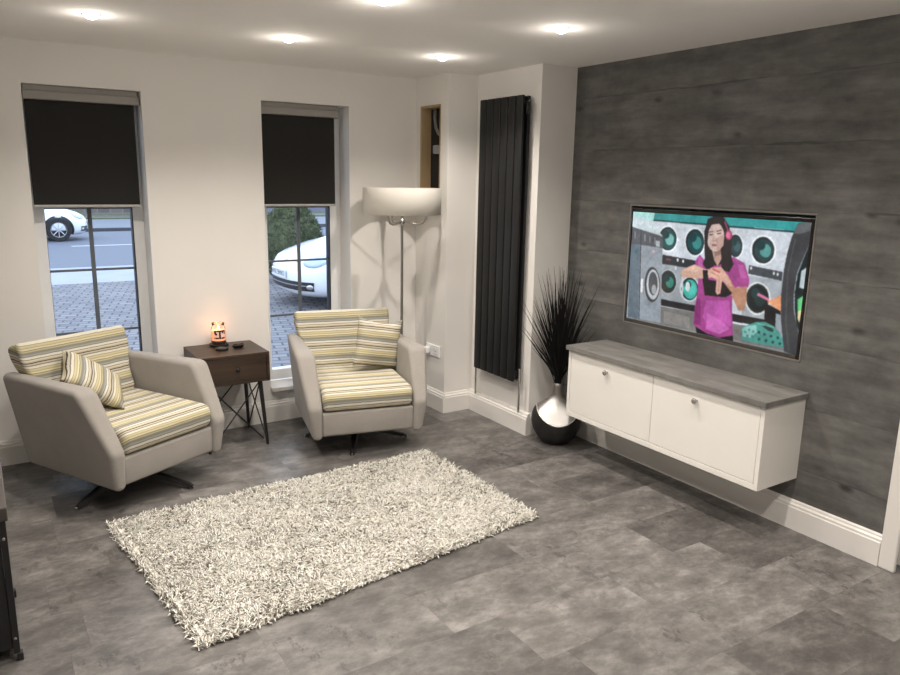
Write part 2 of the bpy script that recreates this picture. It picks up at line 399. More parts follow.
# ------------------------------------------------------------------ windows
def window(name, W, gl, gr, sill):
    y0, y1 = .168, .238; z0, z1 = WZ; gz0, gz1 = .325, 2.10
    w = struct(name, boxes((W[0], gl, y0, y1, z0, z1, .004), (gr, W[1], y0, y1, z0, z1, .004), (gl, gr, y0, y1, z0, gz0, .004), (gl, gr, y0, y1, gz1, z1, .004)), M_upvc)
    obj('pane', box(gl - .003, gr + .003, .2, .204, gz0 - .003, gz1 + .003), M_glass, w)
    obj('gasket', boxes((gr - .006, gr + .0005, y0 + .004, .1995, gz0, gz1), (gr - .006, gr + .0005, .2045, y1 - .002, gz0, gz1), (gl - .0005, gl + .003, y0 + .02, .1995, gz0, gz1)), M_gasket, w)
    xm = (gl + gr) / 2
    for z in (0.715, 1.105, 1.485, 1.875):
        obj('glazing_bar', box(gl + .001, gr - .007, .190, .1985, z - .0075, z + .0075, .002), M_bar, w)
    obj('glazing_bar', box(xm - .0125, xm + .0125, .1885, .1995, gz0, gz1, .002), M_bar, w)
    obj('window_sill', box(W[0] + .001, W[1] - .001, -.035, y0 - .0005, z0 - .034, z0 - .001, .006), M_trim, w)
window('window_1', W1, -2.444, -1.955, None)
window('window_2', W2, -1.090, -0.622, None)

def blind(loc_x, x0, x1, f0, f1, label):
    t = thing('roller_blind', label, 'blind', (loc_x, .06, 2.10), 0, 'charcoal roller blinds in the windows')
    X = loc_x
    obj('cassette', add(box(x0 - X, x1 - X, -.035, .03, -.008, .040, .006), box(x0 - X, x1 - X, -.02, .03, .040, .0715, .003)), M_cass, t)
    for s in (x0, x1): obj('end_cap', box(s - X - .004, s - X + .004, -.037, .032, -.010, .042, .003), plain('cassette end', (0.30, 0.29, 0.27, 1), 0.5), t)
    obj('fabric', box(f0 - X, f1 - X, .006, .0075, -.592, -.008), M_blind, t)
    obj('bottom_bar', box(f0 - X, f1 - X, -.002, .016, -.608, -.592, .004), plain('bottom bar', (0.45, 0.44, 0.43, 1), 0.4), t)
blind(-2.2, -2.503, -1.903, -2.500, -1.925, 'charcoal roller blind half down in the left window above the striped armchair')
blind(-.86, -1.153, -.606, -1.146, -.624, 'charcoal roller blind half down in the window nearest the floor lamp')

# ------------------------------------------------------------------ downlights
LX = (-2.26, -1.322, -0.372); LYs = (-0.94, -2.0, -3.06, -4.12)
M_lamp = emitter('lit led lens', (1.0, 0.93, 0.82, 1), 40)
lamp_data = bpy.data.lights.new('downlight_beam', 'SPOT')
lamp_data.energy = 50; lamp_data.color = (1.0, 0.915, 0.825); lamp_data.spot_size = math.radians(132); lamp_data.spot_blend = 1.0; lamp_data.shadow_soft_size = 0.028
fill_data = bpy.data.lights.new('added_fill_light', 'POINT'); fill_data.energy = 0.75; fill_data.color = (1.0, 0.915, 0.825); fill_data.shadow_soft_size = 0.03  # added omni light below each lens, lifts the wall tops and imitates bloom
LL = {(0, 0): 'lit recessed ceiling downlight nearest the top left corner of the photo', (1, 0): 'lit recessed ceiling downlight between the two windows, in the row by the window wall',
      (2, 0): 'lit recessed ceiling downlight in the corner in front of the open wall niche', (1, 1): 'lit recessed ceiling downlight cut by the top edge of the photo, middle column',
      (2, 1): 'lit recessed ceiling downlight nearest the grey boarded wall, above the vase'}
for i, x in enumerate(LX):
    for j, y in enumerate(LYs):
        t = thing('ceiling_light', LL.get((i, j), 'recessed ceiling downlight out of the photo, above or behind the viewer'), 'ceiling light', (x, y, H), 0, 'recessed ceiling downlights')
        obj('bezel', lathe([(.043, -.0004), (.043, -.004), (.039, -.006), (.031, -.004), (.029, -.0008)], 32, cap_bottom=False), M_trim, t, smooth=True)
        obj('lens', lathe([(.0001, -.022), (.012, -.0205), (.023, -.0155), (.031, -.007), (.032, -.0006)], 32, cap_bottom=False), M_lamp, t)
        lo = bpy.data.objects.new('downlight_beam', lamp_data); COL.objects.link(lo); lo.location = (x, y, H - .055)
        lo = bpy.data.objects.new('added_fill_light', fill_data); COL.objects.link(lo); lo.location = (x, y, H - .10)

# ------------------------------------------------------------------ radiator
rad = thing('radiator', 'tall anthracite flat panel radiator on the white pier', 'radiator', (0, 0, 0.36))
ry0, ry1, n = -0.574, -1.048, 6
pw = (ry0 - ry1) / n
for k in range(n):
    ya = ry0 - k * pw
    obj('panel', box(.158, .178, ya - pw + .004, ya - .004, 0.0, 1.858, .007, 3), M_rad, rad, smooth=True, angle=50)
obj('rear_panel', box(.2005, .224, ry1 + .002, ry0 - .004, .0, 1.855, .006, 3), M_rad, rad, smooth=True, angle=50)
for hz in (.03, 1.79): obj('header', box(.1785, .2003, ry1 + .01, ry0 - .01, hz, hz + .04, .005), M_rad, rad)
for yy in (ry0 - .06, ry1 + .06):
    for bz_ in (.10, 1.70): obj('wall_bracket', box(.2245, XC - .0005, yy - .012, yy + .012, bz_, bz_ + .08), M_black, rad)
obj('air_vent', add(tube([(.190, ry1 + .008, 1.812), (.190, ry1 - .022, 1.812)], .009), box(.180, .20, ry1 - .018, ry1 + .0, 1.745, 1.806, .003)), M_black, rad)
obj('vent_plug', tube([(.190, ry1 - .022, 1.818), (.190, ry1 - .03, 1.818)], .008), M_chrome, rad)
for yy, sgn in ((ry0 + .010, 1), (ry1 - .030, -1)):
    p = obj('pipe', tube([(.190, yy, -.208), (.190, yy, .0)], .0075), M_chrome, rad, smooth=True, angle=40)
    if sgn < 0:
        obj('valve', add(add(tube([(.190, yy, -.01), (.190, yy, .045)], .011), tube([(.190, yy, .045), (.190, yy, .10)], .0125)), tube([(.190, yy, .02), (.190, ry1 + .006, .02)], .009)), M_chrome, rad, smooth=True, angle=40)

# ------------------------------------------------------------------ niche contents
M_dark = plain('dark cable void', (0.012, 0.011, 0.010, 1), 0.8)
nb = box(ND - .012, ND - .001, NY[0] + .013, NY[1] - .017, NZ[0] + .017, NZ[1] - .017)
tag(obj('backing_board', nb, M_dark), 'dark backing board inside the timber lined wall niche', 'board')
sw = thing('junction_box', 'pale grey junction box fixed inside the dark wall niche', 'junction box', (ND - .0125, -.215, 1.90))
obj('housing', box(-.045, -.0005, -.03, .03, -.03, .03, .004), plain('pale grey plastic', (0.5, 0.5, 0.5, 1), 0.4), sw)
obj('lid', box(-.051, -.0455, -.026, .026, -.026, .026, .002), plain('grey plastic lid', (0.35, 0.35, 0.35, 1), 0.4), sw)
tag(obj('cable', tube([(ND - .03, -.16, 2.184), (ND - .035, -.165, 2.12), (ND - .04, -.19, 2.05), (ND - .04, -.225, 2.01), (ND - .035, -.26, 1.99), (ND - .03, -.30, 2.0)], .011, 8), plain('grey cable sheath', (0.22, 0.22, 0.22, 1), 0.5), smooth=True),
    'loose grey cable curving through the top of the wall niche', 'cable')
tag(obj('pipe', tube([(ND - .03, -.29, NZ[0] + .0165), (ND - .03, -.29, 1.84)], .014, 10), plain('dull copper', (0.28, 0.2, 0.14, 1), 0.5), smooth=True, angle=40), 'short upright pipe in the lower half of the wall niche', 'pipe')

# ------------------------------------------------------------------ wall socket
so = thing('wall_socket', 'white double wall socket above the skirting in the corner', 'socket', (-.0004, -.275, .443))
obj('faceplate', box(-.011, 0, -.095, .095, -.043, .043, .004), M_upvc, so)
for yy in (-.045, .045):
    obj('switch', box(-.015, -.0112, yy - .012, yy + .006, .008, .028, .0015), M_upvc, so)
    for dy, z in ((0, .004), (-.014, -.018), (.014, -.018)): obj('pin_slot', box(-.0116, -.0111, yy + dy - .003, yy + dy + .003, z - .008, z - .002), M_gasket, so)
obj('plug', box(-.05, -.0112, .03, .08, -.03, .02, .008), M_upvc, so)

# ------------------------------------------------------------------ armchairs
S = 0.987
def zz(z): return z * S + 0.022
def arm_bm(sg):
    poly = rounded([(-.385 * S, zz(.116)), (.380 * S, zz(.116)), (.396 * S, zz(.32)), (.212 * S, zz(.636)), (-.516 * S, zz(.620))], [.03, .03, .07, .075, .035], 7)
    def outer(f, z):
        t = max(0, min(1.1, (z - zz(.13)) / .49)); return sg * S * (.350 + t * (.028 + .045 * max(0, min(1, (f + .495) / .7))))
    def inner(f, z):
        t = max(0, min(1, (z - zz(.40)) / .25)); return sg * S * (.288 + .014 * t)
    return slab(poly, inner, outer, .028, 5)
def shell_bm():
    poly = rounded([(-.372, zz(.135)), (-.27, zz(.135)), (-.385, zz(.615)), (-.488, zz(.615))], .03, 5)
    return slab(poly, -.283, .283, .02, 3)
def seatbase_bm():
    poly = rounded([(-.262, zz(.135)), (.360, zz(.132)), (.366, zz(.286)), (-.285, zz(.286))], [.01, .02, .015, .01], 4)
    return slab(poly, -.2825, .2825, .006, 2)
def seat_bm():
    poly = rounded([(-.255, zz(.292)), (.372, zz(.292)), (.383, zz(.425)), (-.305, zz(.425))], [.03, .045, .05, .03], 6)
    # refine the long edges so the crown shows
    poly = refine(poly, .04)
    def warp(c):
        if c.z > zz(.36): c.z += .022 * max(0, 1 - (c.x / .285) ** 2) * max(0, 1 - ((c.y - .04) / .36) ** 2)
        c.y += .008 * max(0, 1 - (c.x / .28) ** 2) * (1 if c.y > .3 else 0)
        return c
    return slab(poly, -.2815, .2815, .032, 6, warp)
def refine(poly, d):
    out = []
    for i, p in enumerate(poly):
        q = poly[(i + 1) % len(poly)]; out.append(p); k = int((q - p).length / d)
        for j in range(1, k + 1): out.append(p.lerp(q, j / (k + 1)))
    return out
BL = math.radians(20)                                   # lean of the back cushion
BA = Vector((-math.sin(BL), math.cos(BL)))              # up along the cushion (f,z)
BN = Vector((math.cos(BL), math.sin(BL)))               # out of its face
def backc_bm():
    o = Vector((-.255, zz(.405)))
    q = [o + BA * .0 - BN * .11, o + BA * .0, o + BA * .405, o + BA * .412 - BN * .12]
    poly = refine(rounded([(p.x, p.y) for p in q], [.03, .04, .032, .034], 6), .03)
    zt = zz(.655)
    def half(f, z):
        t = max(0, min(1, (z - zz(.52)) / .18)); t = t * t * (3 - 2 * t)
        return .284 + .044 * t
    bm = slab(poly, lambda f, z: -half(f, z), lambda f, z: half(f, z), .022, 5)
    for v in bm.verts:
        d = Vector((v.co.y, v.co.z)) - o
        if d.dot(BN) > -.03:
            k = .022 * max(0, 1 - (v.co.x / .30) ** 2) * max(0, 1 - ((d.dot(BA) - .21) / .24) ** 2)
            v.co.y += BN.x * k; v.co.z += BN.y * k
    return bm
M_st_seat = stripes('striped fabric across the seat', (0, .75, -1.0), .130, .15)
M_st_back = stripes('striped fabric across the back', (0, BA.x * -1 + -.55 * BN.x, -BA.y - .55 * BN.y), .128, .44)
M_st_pil1 = stripes('striped scatter cushion fabric', (1, 0, 0), .118, .2)
M_st_pil2 = stripes('striped scatter cushion cloth', (0, -1, 0), .125, .62)
def armchair(loc, az, leg0, legr, label):
    t = thing('armchair', label, 'armchair', loc, az - PI / 2, 'striped swivel armchairs')
    obj('arm', arm_bm(1), M_uphol, t, smooth=True); obj('arm', arm_bm(-1), M_uphol, t, smooth=True)
    obj('back_shell', shell_bm(), M_uphol, t, smooth=True)
    obj('seat_base', seatbase_bm(), M_uphol, t, smooth=True, angle=45)
    obj('seat_cushion', seat_bm(), M_st_seat, t, smooth=True)['label'] = 'yellow, grey and cream striped seat cushion'
    obj('back_cushion', backc_bm(), M_st_back, t, smooth=True)['label'] = 'yellow, grey and cream striped back cushion'
    obj('swivel_column', add(add(tube([(0, 0, .06), (0, 0, zz(.133))], .03, 20), tube([(0, 0, .05), (0, 0, .082)], .055, 24)), box(-.15, .15, -.15, .15, zz(.118), zz(.1345), .004)), M_black, t, smooth=True, angle=40)
    for k in range(4):
        a = leg0 + k * PI / 2 - (az - PI / 2); c, s = math.cos(a), math.sin(a)
        bm = bmesh.new(); rings = []
        for r, z, w, h in ((.03, .068, .026, .014), (legr * .5, .055, .023, .012), (legr - .02, .022, .016, .010), (legr, .014, .015, .008)):
            rings.append([bm.verts.new((c * r - s * w * u, s * r + c * w * u, z + h * v)) for u, v in ((-1, -1), (1, -1), (.6, 1), (-.6, 1))])
        for p, q in zip(rings, rings[1:]):
            for i in range(4): bm.faces.new((p[i], p[(i + 1) % 4], q[(i + 1) % 4], q[i]))
        bm.faces.new(rings[0][::-1]); bm.faces.new(rings[-1])
        lg = obj('leg', bm, M_black, t)
        obj('foot_glide', add(lathe([(.012, 0.0005), (.013, .004), (.010, .0055)], 14, (c * (legr - .015), s * (legr - .015), 0), cap_top=True), lathe([(.007, .0), (.008, .004), (.005, .008)], 12, (c * (legr + .004), s * (legr + .004), .012), cap_top=True)), M_chrome, lg, smooth=True)
    return t
C1 = (-2.203, -.606, 0); A1 = math.radians(-62.5)
C2 = (-.796, -.604, 0); A2 = math.radians(-103)
armchair(C1, A1, math.radians(-137.5), .405, 'grey armchair with striped cushions under the left window, beside the side table')
armchair(C2, A2, math.radians(150), .335, 'grey armchair with striped cushions in front of the floor lamp, facing the rug')

def pillow(name, label, size, thick, mat, M, sag=.0):
    n = 26; bm = bmesh.new(); grid = {}
    for sd in (1, -1):
        for i in range(n + 1):
            for j in range(n + 1):
                a, b = -1 + 2 * i / n, -1 + 2 * j / n
                edge = i in (0, n) or j in (0, n)
                if edge and sd == -1: grid[sd, i, j] = grid[1, i, j]; continue
                # sides draw in between the four pointed corners
                x = a * (1 - .07 * (1 - b * b)); y = b * (1 - .07 * (1 - a * a))
                h = max(0, (1 - a ** 4) * (1 - b ** 4)) ** .6
                h *= 1 + .06 * math.sin(5 * a + 2 * b) * math.sin(4 * b)
                grid[sd, i, j] = bm.verts.new((x * size / 2, y * size / 2 - sag * (1 - a * a) * (b > 0) * b, sd * thick / 2 * h))
    for sd in (1, -1):
        for i in range(n):
            for j in range(n):
                f = [grid[sd, i, j], grid[sd, i + 1, j], grid[sd, i + 1, j + 1], grid[sd, i, j + 1]]
                bm.faces.new(f if sd == 1 else f[::-1])
    o = obj(name, bm, mat, None, smooth=True); o.matrix_world = M
    return tag(o, label, 'cushion', 'striped scatter cushions')
def chair_frame(C, az): return Matrix.Translation(C) @ Matrix.Rotation(az - PI / 2, 4, 'Z')
def face_to(loc, nrm, upv):
    z = Vector(nrm).normalized(); y = Vector(upv); y = (y - z * y.dot(z)).normalized(); x = y.cross(z)
    R = Matrix((x, y, z)).transposed().to_4x4(); R.translation = Vector(loc); return R
pillow('scatter_cushion', 'small striped scatter cushion lying against the near arm of the left armchair', .36, .115, M_st_pil1,
       chair_frame(C1, A1) @ face_to((.088, -.126, .590), (-.392, .479, .786), (-.56, -.802, .21)))
pillow('scatter_cushion', 'small striped scatter cushion upright against the back of the armchair by the floor lamp', .335, .12, M_st_pil2,
       chair_frame(C2, A2) @ face_to((-.168, -.070, .626), (-.22, .96, .135), (-.158, -.167, .973)), sag=.03)

# ------------------------------------------------------------------ side table
tx0, tx1, ty0, ty1, tz0, tz1 = -1.742, -1.306, -.415, -.03, .418, .608
st = thing('side_table', 'dark walnut one-drawer side table on crossed black metal legs', 'side table', ((tx0 + tx1) / 2, (ty0 + ty1) / 2, 0))
ox, oy = st.location.x, st.location.y
hx, hy = (tx1 - tx0) / 2, (ty1 - ty0) / 2
obj('carcass', boxes((-hx, hx, -hy, hy, tz1 - .018, tz1, .002), (-hx, hx, -hy, hy, tz0, tz0 + .014, .002), (-hx, -hx + .018, -hy, hy, tz0 + .014, tz1 - .018), (hx - .018, hx, -hy, hy, tz0 + .014, tz1 - .018), (-hx + .018, hx - .018, hy - .012, hy, tz0 + .014, tz1 - .018)), M_walnut, st)
dr = obj('drawer', boxes((-hx + .020, hx - .020, -hy + .001, -hy + .02, tz0 + .016, tz1 - .020, .0015), (-hx + .03, hx - .03, -hy + .02, hy - .03, tz0 + .016, tz1 - .05)), M_walnut, st)
obj('knob', lathe([(.006, 0), (.006, .012), (.013, .016), (.014, .022), (.010, .027), (.0005, .028)], 20), M_black, dr, smooth=True).matrix_local = Matrix.Translation((.01, -hy + .001, .515)) @ Matrix.Rotation(PI / 2, 4, 'X')
feet = {}
for sx in (-1, 1):
    for sy in (-1, 1):
        tp = Vector((sx * (hx - .055), sy * (hy - .035), tz0)); ft = Vector((sx * (hx - .035), sy * (hy + (.012 if sy < 0 else -.012)), .0)); feet[sx, sy] = (tp, ft)
        obj('leg', tube([tp, ft], .0145, 12, r1=.009), M_black, st, smooth=True, angle=40)
for s in (-1, 1):
    for a, b in (((-1, s), (1, s)), ((1, s), (-1, s)), ((s, -1), (s, 1)), ((s, 1), (s, -1))):
        tp, _ = feet[a]; _, ft = feet[b]; tpp = Vector(tp); d = (Vector(ft) - tpp)
        obj('brace_rod', tube([tpp + d * .03, tpp + d * .93 + Vector((0, 0, .012))], .0045, 8), M_black, st, smooth=True, angle=40)

M_wax = NT('lit candle wax'); M_wax.base((.9, .55, .38, 1)); M_wax.b.inputs['Emission Color'].default_value = (1, .42, .20, 1); M_wax.b.inputs['Emission Strength'].default_value = .7; M_wax.set(.5); M_wax = M_wax.m
ca = thing('jar_candle', 'lit scented jar candle with a printed label glowing on the side table', 'candle', (-1.535, -.105, tz1)); ca.scale = (1.10, 1.10, 1.17)
obj('dish', lathe([(.048, .0004), (.055, .004), (.056, .012), (.050, .014), (.044, .008), (.0005, .008)], 36), M_black, ca, smooth=True, angle=50)
obj('base_band', lathe([(.041, .0085), (.042, .012), (.042, .030), (.0405, .032)], 36, cap_top=True), plain('dark candle base', (.03, .014, .01, 1), .3), ca, smooth=True, angle=50)
obj('wax', lathe([(.0385, .0325), (.039, .036), (.039, .088), (.001, .086)], 36), M_wax, ca, smooth=True, angle=50)
obj('jar', lathe([(.0395, .0325), (.0405, .036), (.0405, .100), (.034, .112), (.033, .116), (.0355, .119), (.0355, .130), (.0335, .130), (.0335, .117)], 40, cap_bottom=False), glass_mat('candle jar glass', (.98, .93, .9, 1)), ca, smooth=True)
obj('wick', tube([(0, 0, .0865), (.001, 0, .094)], .001, 6), M_dark, ca)
obj('flame', lathe([(.0008, .0945), (.0045, .099), (.005, .103), (.003, .110), (.0004, .117)], 12), emitter('candle flame', (1, .55, .2, 1), 8), ca, smooth=True)
def arc_patch(r, a0, a1, z0, z1, n=10):
    bm = bmesh.new(); A = [[bm.verts.new((r * math.cos(a0 + (a1 - a0) * i / n), r * math.sin(a0 + (a1 - a0) * i / n), z)) for i in range(n + 1)] for z in (z0, z1)]
    for i in range(n): bm.faces.new((A[0][i], A[0][i + 1], A[1][i + 1], A[1][i]))
    return bm
av = math.radians(-98)
M_lab = NT('self-lit candle label paper'); M_lab.base((.75, .55, .48, 1)); M_lab.b.inputs['Emission Color'].default_value = (1, .5, .35, 1); M_lab.b.inputs['Emission Strength'].default_value = .2; M_lab = M_lab.set(.5)  # emission in the paper stands in for candle light shining through
lb = obj('label_paper', arc_patch(.0411, av - .75, av + .95, .044, .094), M_lab, ca)
pr_ = bmesh.new()
for a0, a1, z0, z1 in ((-.72, .92, .044, .053), (-.72, -.45, .072, .092), (-.4, .9, .084, .092), (-.05, .2, .05, .088), (.35, .6, .076, .092), (.7, .92, .07, .092), (-.6, -.3, .066, .076)):
    add(pr_, arc_patch(.0414, av + a0, av + a1, z0, z1, 6))
obj('label_print', pr_, plain('dark red print', (.06, .012, .008, 1), .5), lb)
pl = bpy.data.lights.new('candle_light', 'POINT'); pl.energy = .22; pl.color = (1, .5, .22); pl.shadow_soft_size = .012
po = bpy.data.objects.new('candle_light', pl); COL.objects.link(po); po.location = (-1.535, -.105, tz1 + .124)
M_gloss = plain('glossy black', (.01, .01, .011, 1), .15)
k = thing('candle_lid', 'round black lid lying on the side table in front of the candle', 'lid', (-1.552, -.235, tz1))
obj('rim', lathe([(.036, .0004), (.040, .003), (.040, .012), (.036, .015), (.032, .011)], 32, cap_bottom=True), M_black, k, smooth=True, angle=50)
obj('top_panel', lathe([(.0318, .0113), (.030, .0118), (.001, .0125)], 32, cap_bottom=False), plain('dull pewter', (.05, .05, .05, 1), .35), k, smooth=True)
k = thing('trinket_dish', 'small glossy black oval dish on the side table to the right of the candle', 'dish', (-1.442, -.215, tz1), .5)
bmx = lathe([(.026, .0004), (.038, .008), (.043, .020), (.040, .0205), (.034, .011), (.001, .007)], 32); xform(bmx, Matrix.Diagonal((1.05, .78, 1, 1))); obj('bowl', bmx, M_gloss, k, smooth=True, angle=60)
bmx = lathe([(.014, .008), (.018, .016), (.012, .024), (.001, .026)], 20); xform(bmx, Matrix.Translation((.006, .002, 0))); obj('pebble', bmx, M_gloss, k, smooth=True)

# ------------------------------------------------------------------ floor lamp
fl = thing('floor_lamp', 'chrome floor lamp with a wide ivory drum shade in the corner', 'floor lamp', (-.305, -.335, 0))
obj('base', lathe([(.125, .0004), (.127, .006), (.125, .014), (.10, .019), (.02, .024), (.012, .034)], 48), M_steel, fl, smooth=True, angle=50)
obj('pole', tube([(0, 0, .02), (0, 0, 1.50)], .0095, 16), M_steel, fl, smooth=True, angle=40)
obj('hub', lathe([(.011, 1.375), (.022, 1.388), (.024, 1.400), (.022, 1.412), (.011, 1.425)], 24), M_chrome, fl, smooth=True)
for k in range(3):
    a = math.radians(-33) + k * 2 * PI / 3; c, s = math.cos(a), math.sin(a)
    ar = obj('arm', tube([(c * r, s * r, z) for r, z in ((.02, 1.400), (.07, 1.388), (.11, 1.384), (.145, 1.394), (.162, 1.42), (.165, 1.46))], .0068, 10), M_steel, fl, smooth=True)
    obj('lamp_holder', tube([(c * .165, s * .165, 1.455), (c * .165, s * .165, 1.50)], .014, 14), M_chrome, ar, smooth=True, angle=40)
    obj('bulb', lathe([(.012, 1.50), (.02, 1.53), (.022, 1.55), (.015, 1.572), (.001, 1.58)], 16, (c * .165, s * .165, 0)), plain('opal bulb', (.75, .74, .7, 1), .3), ar, smooth=True)
obj('shade', lathe([(.266, 1.455), (.267, 1.453), (.269, 1.455), (.269, 1.629), (.267, 1.631), (.266, 1.629), (.266, 1.455)], 72, cap_bottom=False), M_shade, fl, smooth=True, angle=50)
spd = bmesh.new()
for k in range(3):
    a = math.radians(27) + k * 2 * PI / 3; add(spd, tube([(0, 0, 1.498), (.2658 * math.cos(a), .2658 * math.sin(a), 1.498)], .003, 6))
obj('shade_carrier', spd, M_steel, fl)

# ------------------------------------------------------------------ rug
rg = thing('rug', 'cream and grey shaggy pile rug in the middle of the floor', 'rug', (-1.43, -1.69, 0))
RC = [Vector(p) for p in ((-2.395, -1.145), (-2.262, -2.365), (-.515, -2.150), (-.545, -1.085))]
bm = bmesh.new(); q = [Vector((p.x + 1.43, p.y + 1.69)) * 1.014 for p in RC]
lo_ = [bm.verts.new((p.x * .972, p.y * .965, .0006)) for p in q]; hi_ = [bm.verts.new((p.x * .965, p.y * .955, .019)) for p in q]
bm.faces.new(lo_); bm.faces.new(hi_[::-1])
for i in range(4): bm.faces.new((lo_[i], lo_[(i + 1) % 4], hi_[(i + 1) % 4], hi_[i]))
M_rugb = plain('rug backing', (.78, .75, .68, 1), .95)
obj('backing', bm, M_rugb, rg)
rng = np.random.default_rng(11); NTF = 78000
u = rng.random(NTF); v = rng.random(NTF)
edge = rng.random(NTF) < .05
qa = np.array([[p.x, p.y] for p in q])
pp = ((1 - u) * (1 - v))[:, None] * qa[0] + ((1 - u) * v)[:, None] * qa[1] + (u * v)[:, None] * qa[2] + (u * (1 - v))[:, None] * qa[3]
pp *= (1 - .02 * rng.random(NTF))[:, None]
clump = np.sin(pp[:, 0] * 23 + 3 * np.sin(pp[:, 1] * 17)) * .5 + np.sin(pp[:, 1] * 27 + 2 * np.sin(pp[:, 0] * 13)) * .5
ang = rng.random(NTF) * 2 * PI; ang = np.where(rng.random(NTF) < .5, clump * 2.5 + rng.normal(0, .6, NTF), ang)
lean = .012 + .018 * rng.random(NTF); hgt = .008 + .012 * rng.random(NTF) + .003 * clump
dirv = np.stack([np.cos(ang), np.sin(ang)], 1)
rad_ = .0026 + .0018 * rng.random(NTF)
P0 = np.concatenate([pp, np.full((NTF, 1), .014)], 1)
P1 = np.concatenate([pp + dirv * (lean * .35)[:, None], (.014 + hgt * .7)[:, None]], 1)
P2 = np.concatenate([pp + dirv * (lean * 1.0)[:, None], (.014 + hgt)[:, None]], 1)
per = np.concatenate([-dirv[:, 1:2], dirv[:, 0:1], np.zeros((NTF, 1))], 1); oth = np.concatenate([dirv * .7, np.full((NTF, 1), .7)], 1)
rim_ = np.minimum(np.minimum(u, 1 - u) * 1.2, np.minimum(v, 1 - v) * 1.8) < .03
P0[rim_, 2] = .004; P1[rim_, 2] *= .62; P2[rim_, 2] *= np.where(rng.random(rim_.sum()) < .5, .35, .9)
V = np.zeros((NTF, 10, 3))
for ri, (Pc, k_) in enumerate(((P0, .9), (P1, 1.0), (P2, .85))):
    for c_ in range(3):
        a_ = 2 * PI * c_ / 3; V[:, ri * 3 + c_] = Pc + (per * math.cos(a_) + oth * math.sin(a_)) * (rad_ * k_)[:, None]
V[:, 9] = P2 + np.concatenate([dirv * .0012, np.full((NTF, 1), .0004)], 1)
fc = []
for ri in range(2):
    for c_ in range(3): a_, b_ = ri * 3 + c_, ri * 3 + (c_ + 1) % 3; fc.append([a_, b_, b_ + 3, a_ + 3])
tri = [[6, 7, 9], [7, 8, 9], [8, 6, 9]]
loops = np.array(sum(fc, []) + sum(tri, []), dtype=np.int64)
allL = (loops[None, :] + (np.arange(NTF) * 10)[:, None]).ravel()
sizes = np.tile(np.array([4] * 6 + [3] * 3), NTF); starts = np.concatenate([[0], np.cumsum(sizes)[:-1]])
me = bpy.data.meshes.new('pile'); me.vertices.add(NTF * 10); me.vertices.foreach_set('co', V.ravel()); me.loops.add(len(allL)); me.loops.foreach_set('vertex_index', allL.astype(np.int32))
me.polygons.add(len(sizes)); me.polygons.foreach_set('loop_start', starts.astype(np.int32)); me.polygons.foreach_set('use_smooth', np.ones(len(sizes), dtype=bool)); me.update(); me.validate()
at_ = me.attributes.new('yarn', 'FLOAT', 'POINT'); at_.data.foreach_set('value', np.repeat(np.clip(rng.random(NTF) ** (1 + .35 * np.sin(pp[:, 0] * 6.1 + 2 * np.sin(pp[:, 1] * 4.3)) * np.sin(pp[:, 1] * 7.3 + 1.5 * np.sin(pp[:, 0] * 5.2))), 0, 1), 10).astype(np.float32))
t = NT('shaggy rug yarn'); an = t.node('ShaderNodeAttribute', attribute_name='yarn')
t.base(t.ramp(an.outputs['Fac'], [(0, (.15, .13, .105, 1)), (.05, (.36, .33, .28, 1)), (.13, (.62, .59, .52, 1)), (.28, (.86, .84, .77, 1)), (.55, (.93, .915, .86, 1)), (.88, (.78, .75, .68, 1))], 'CONSTANT'))
t.set(.85, spec=.2); me.materials.append(t.m)
pile = bpy.data.objects.new('pile', me); COL.objects.link(pile); pile.parent = rg; pile['kind'] = 'stuff'

# ------------------------------------------------------------------ floating cabinet
cx0, cy0, cy1, cz0, czt = .208, -2.904, -1.522, .264, .71
cb = thing('wall_cabinet', 'white floating wall cabinet with two doors under the television', 'cabinet', (XW - .0005, (cy0 + cy1) / 2, cz0))
ym = (cy0 + cy1) / 2; hw_ = (cy1 - cy0) / 2; dx = cx0 - XW
hh = czt - .028 - cz0
obj('carcass', boxes((dx, 0, -hw_ + .012, -hw_ + .034, 0, hh, .001), (dx, 0, hw_ - .034, hw_ - .012, 0, hh, .001), (dx, 0, -hw_ + .034, hw_ - .034, 0, .03, .001), (dx + .02, 0, -hw_ + .034, hw_ - .034, hh - .02, hh - .0005),
                     (-.012, 0, -hw_ + .034, hw_ - .034, .03, hh - .02), (dx + .022, -.012, -.01, .01, .03, hh - .02)), M_cab, cb)
for s, yk in ((1, -1.868), (-1, -2.505)):
    ya, yb = (.0015, hw_ - .0365) if s > 0 else (-hw_ + .0365, -.0015)
    d = obj('door', box(dx + .001, dx + .02, ya, yb, .033, hh - .003, .0012), M_cab, cb)
    kb = obj('knob', lathe([(.006, 0), (.006, .012), (.015, .018), (.016, .024), (.012, .029), (.0005, .030)], 24), M_chrome, d, smooth=True)
    kb.matrix_local = Matrix.Translation((dx + .001, yk - ym, .612 - cz0)) @ Matrix.Rotation(-PI / 2, 4, 'Y')
obj('worktop', box(dx - .018, 0, -hw_, hw_, hh, hh + .028, .0025), M_top, cb)['label'] = 'grey concrete look top'

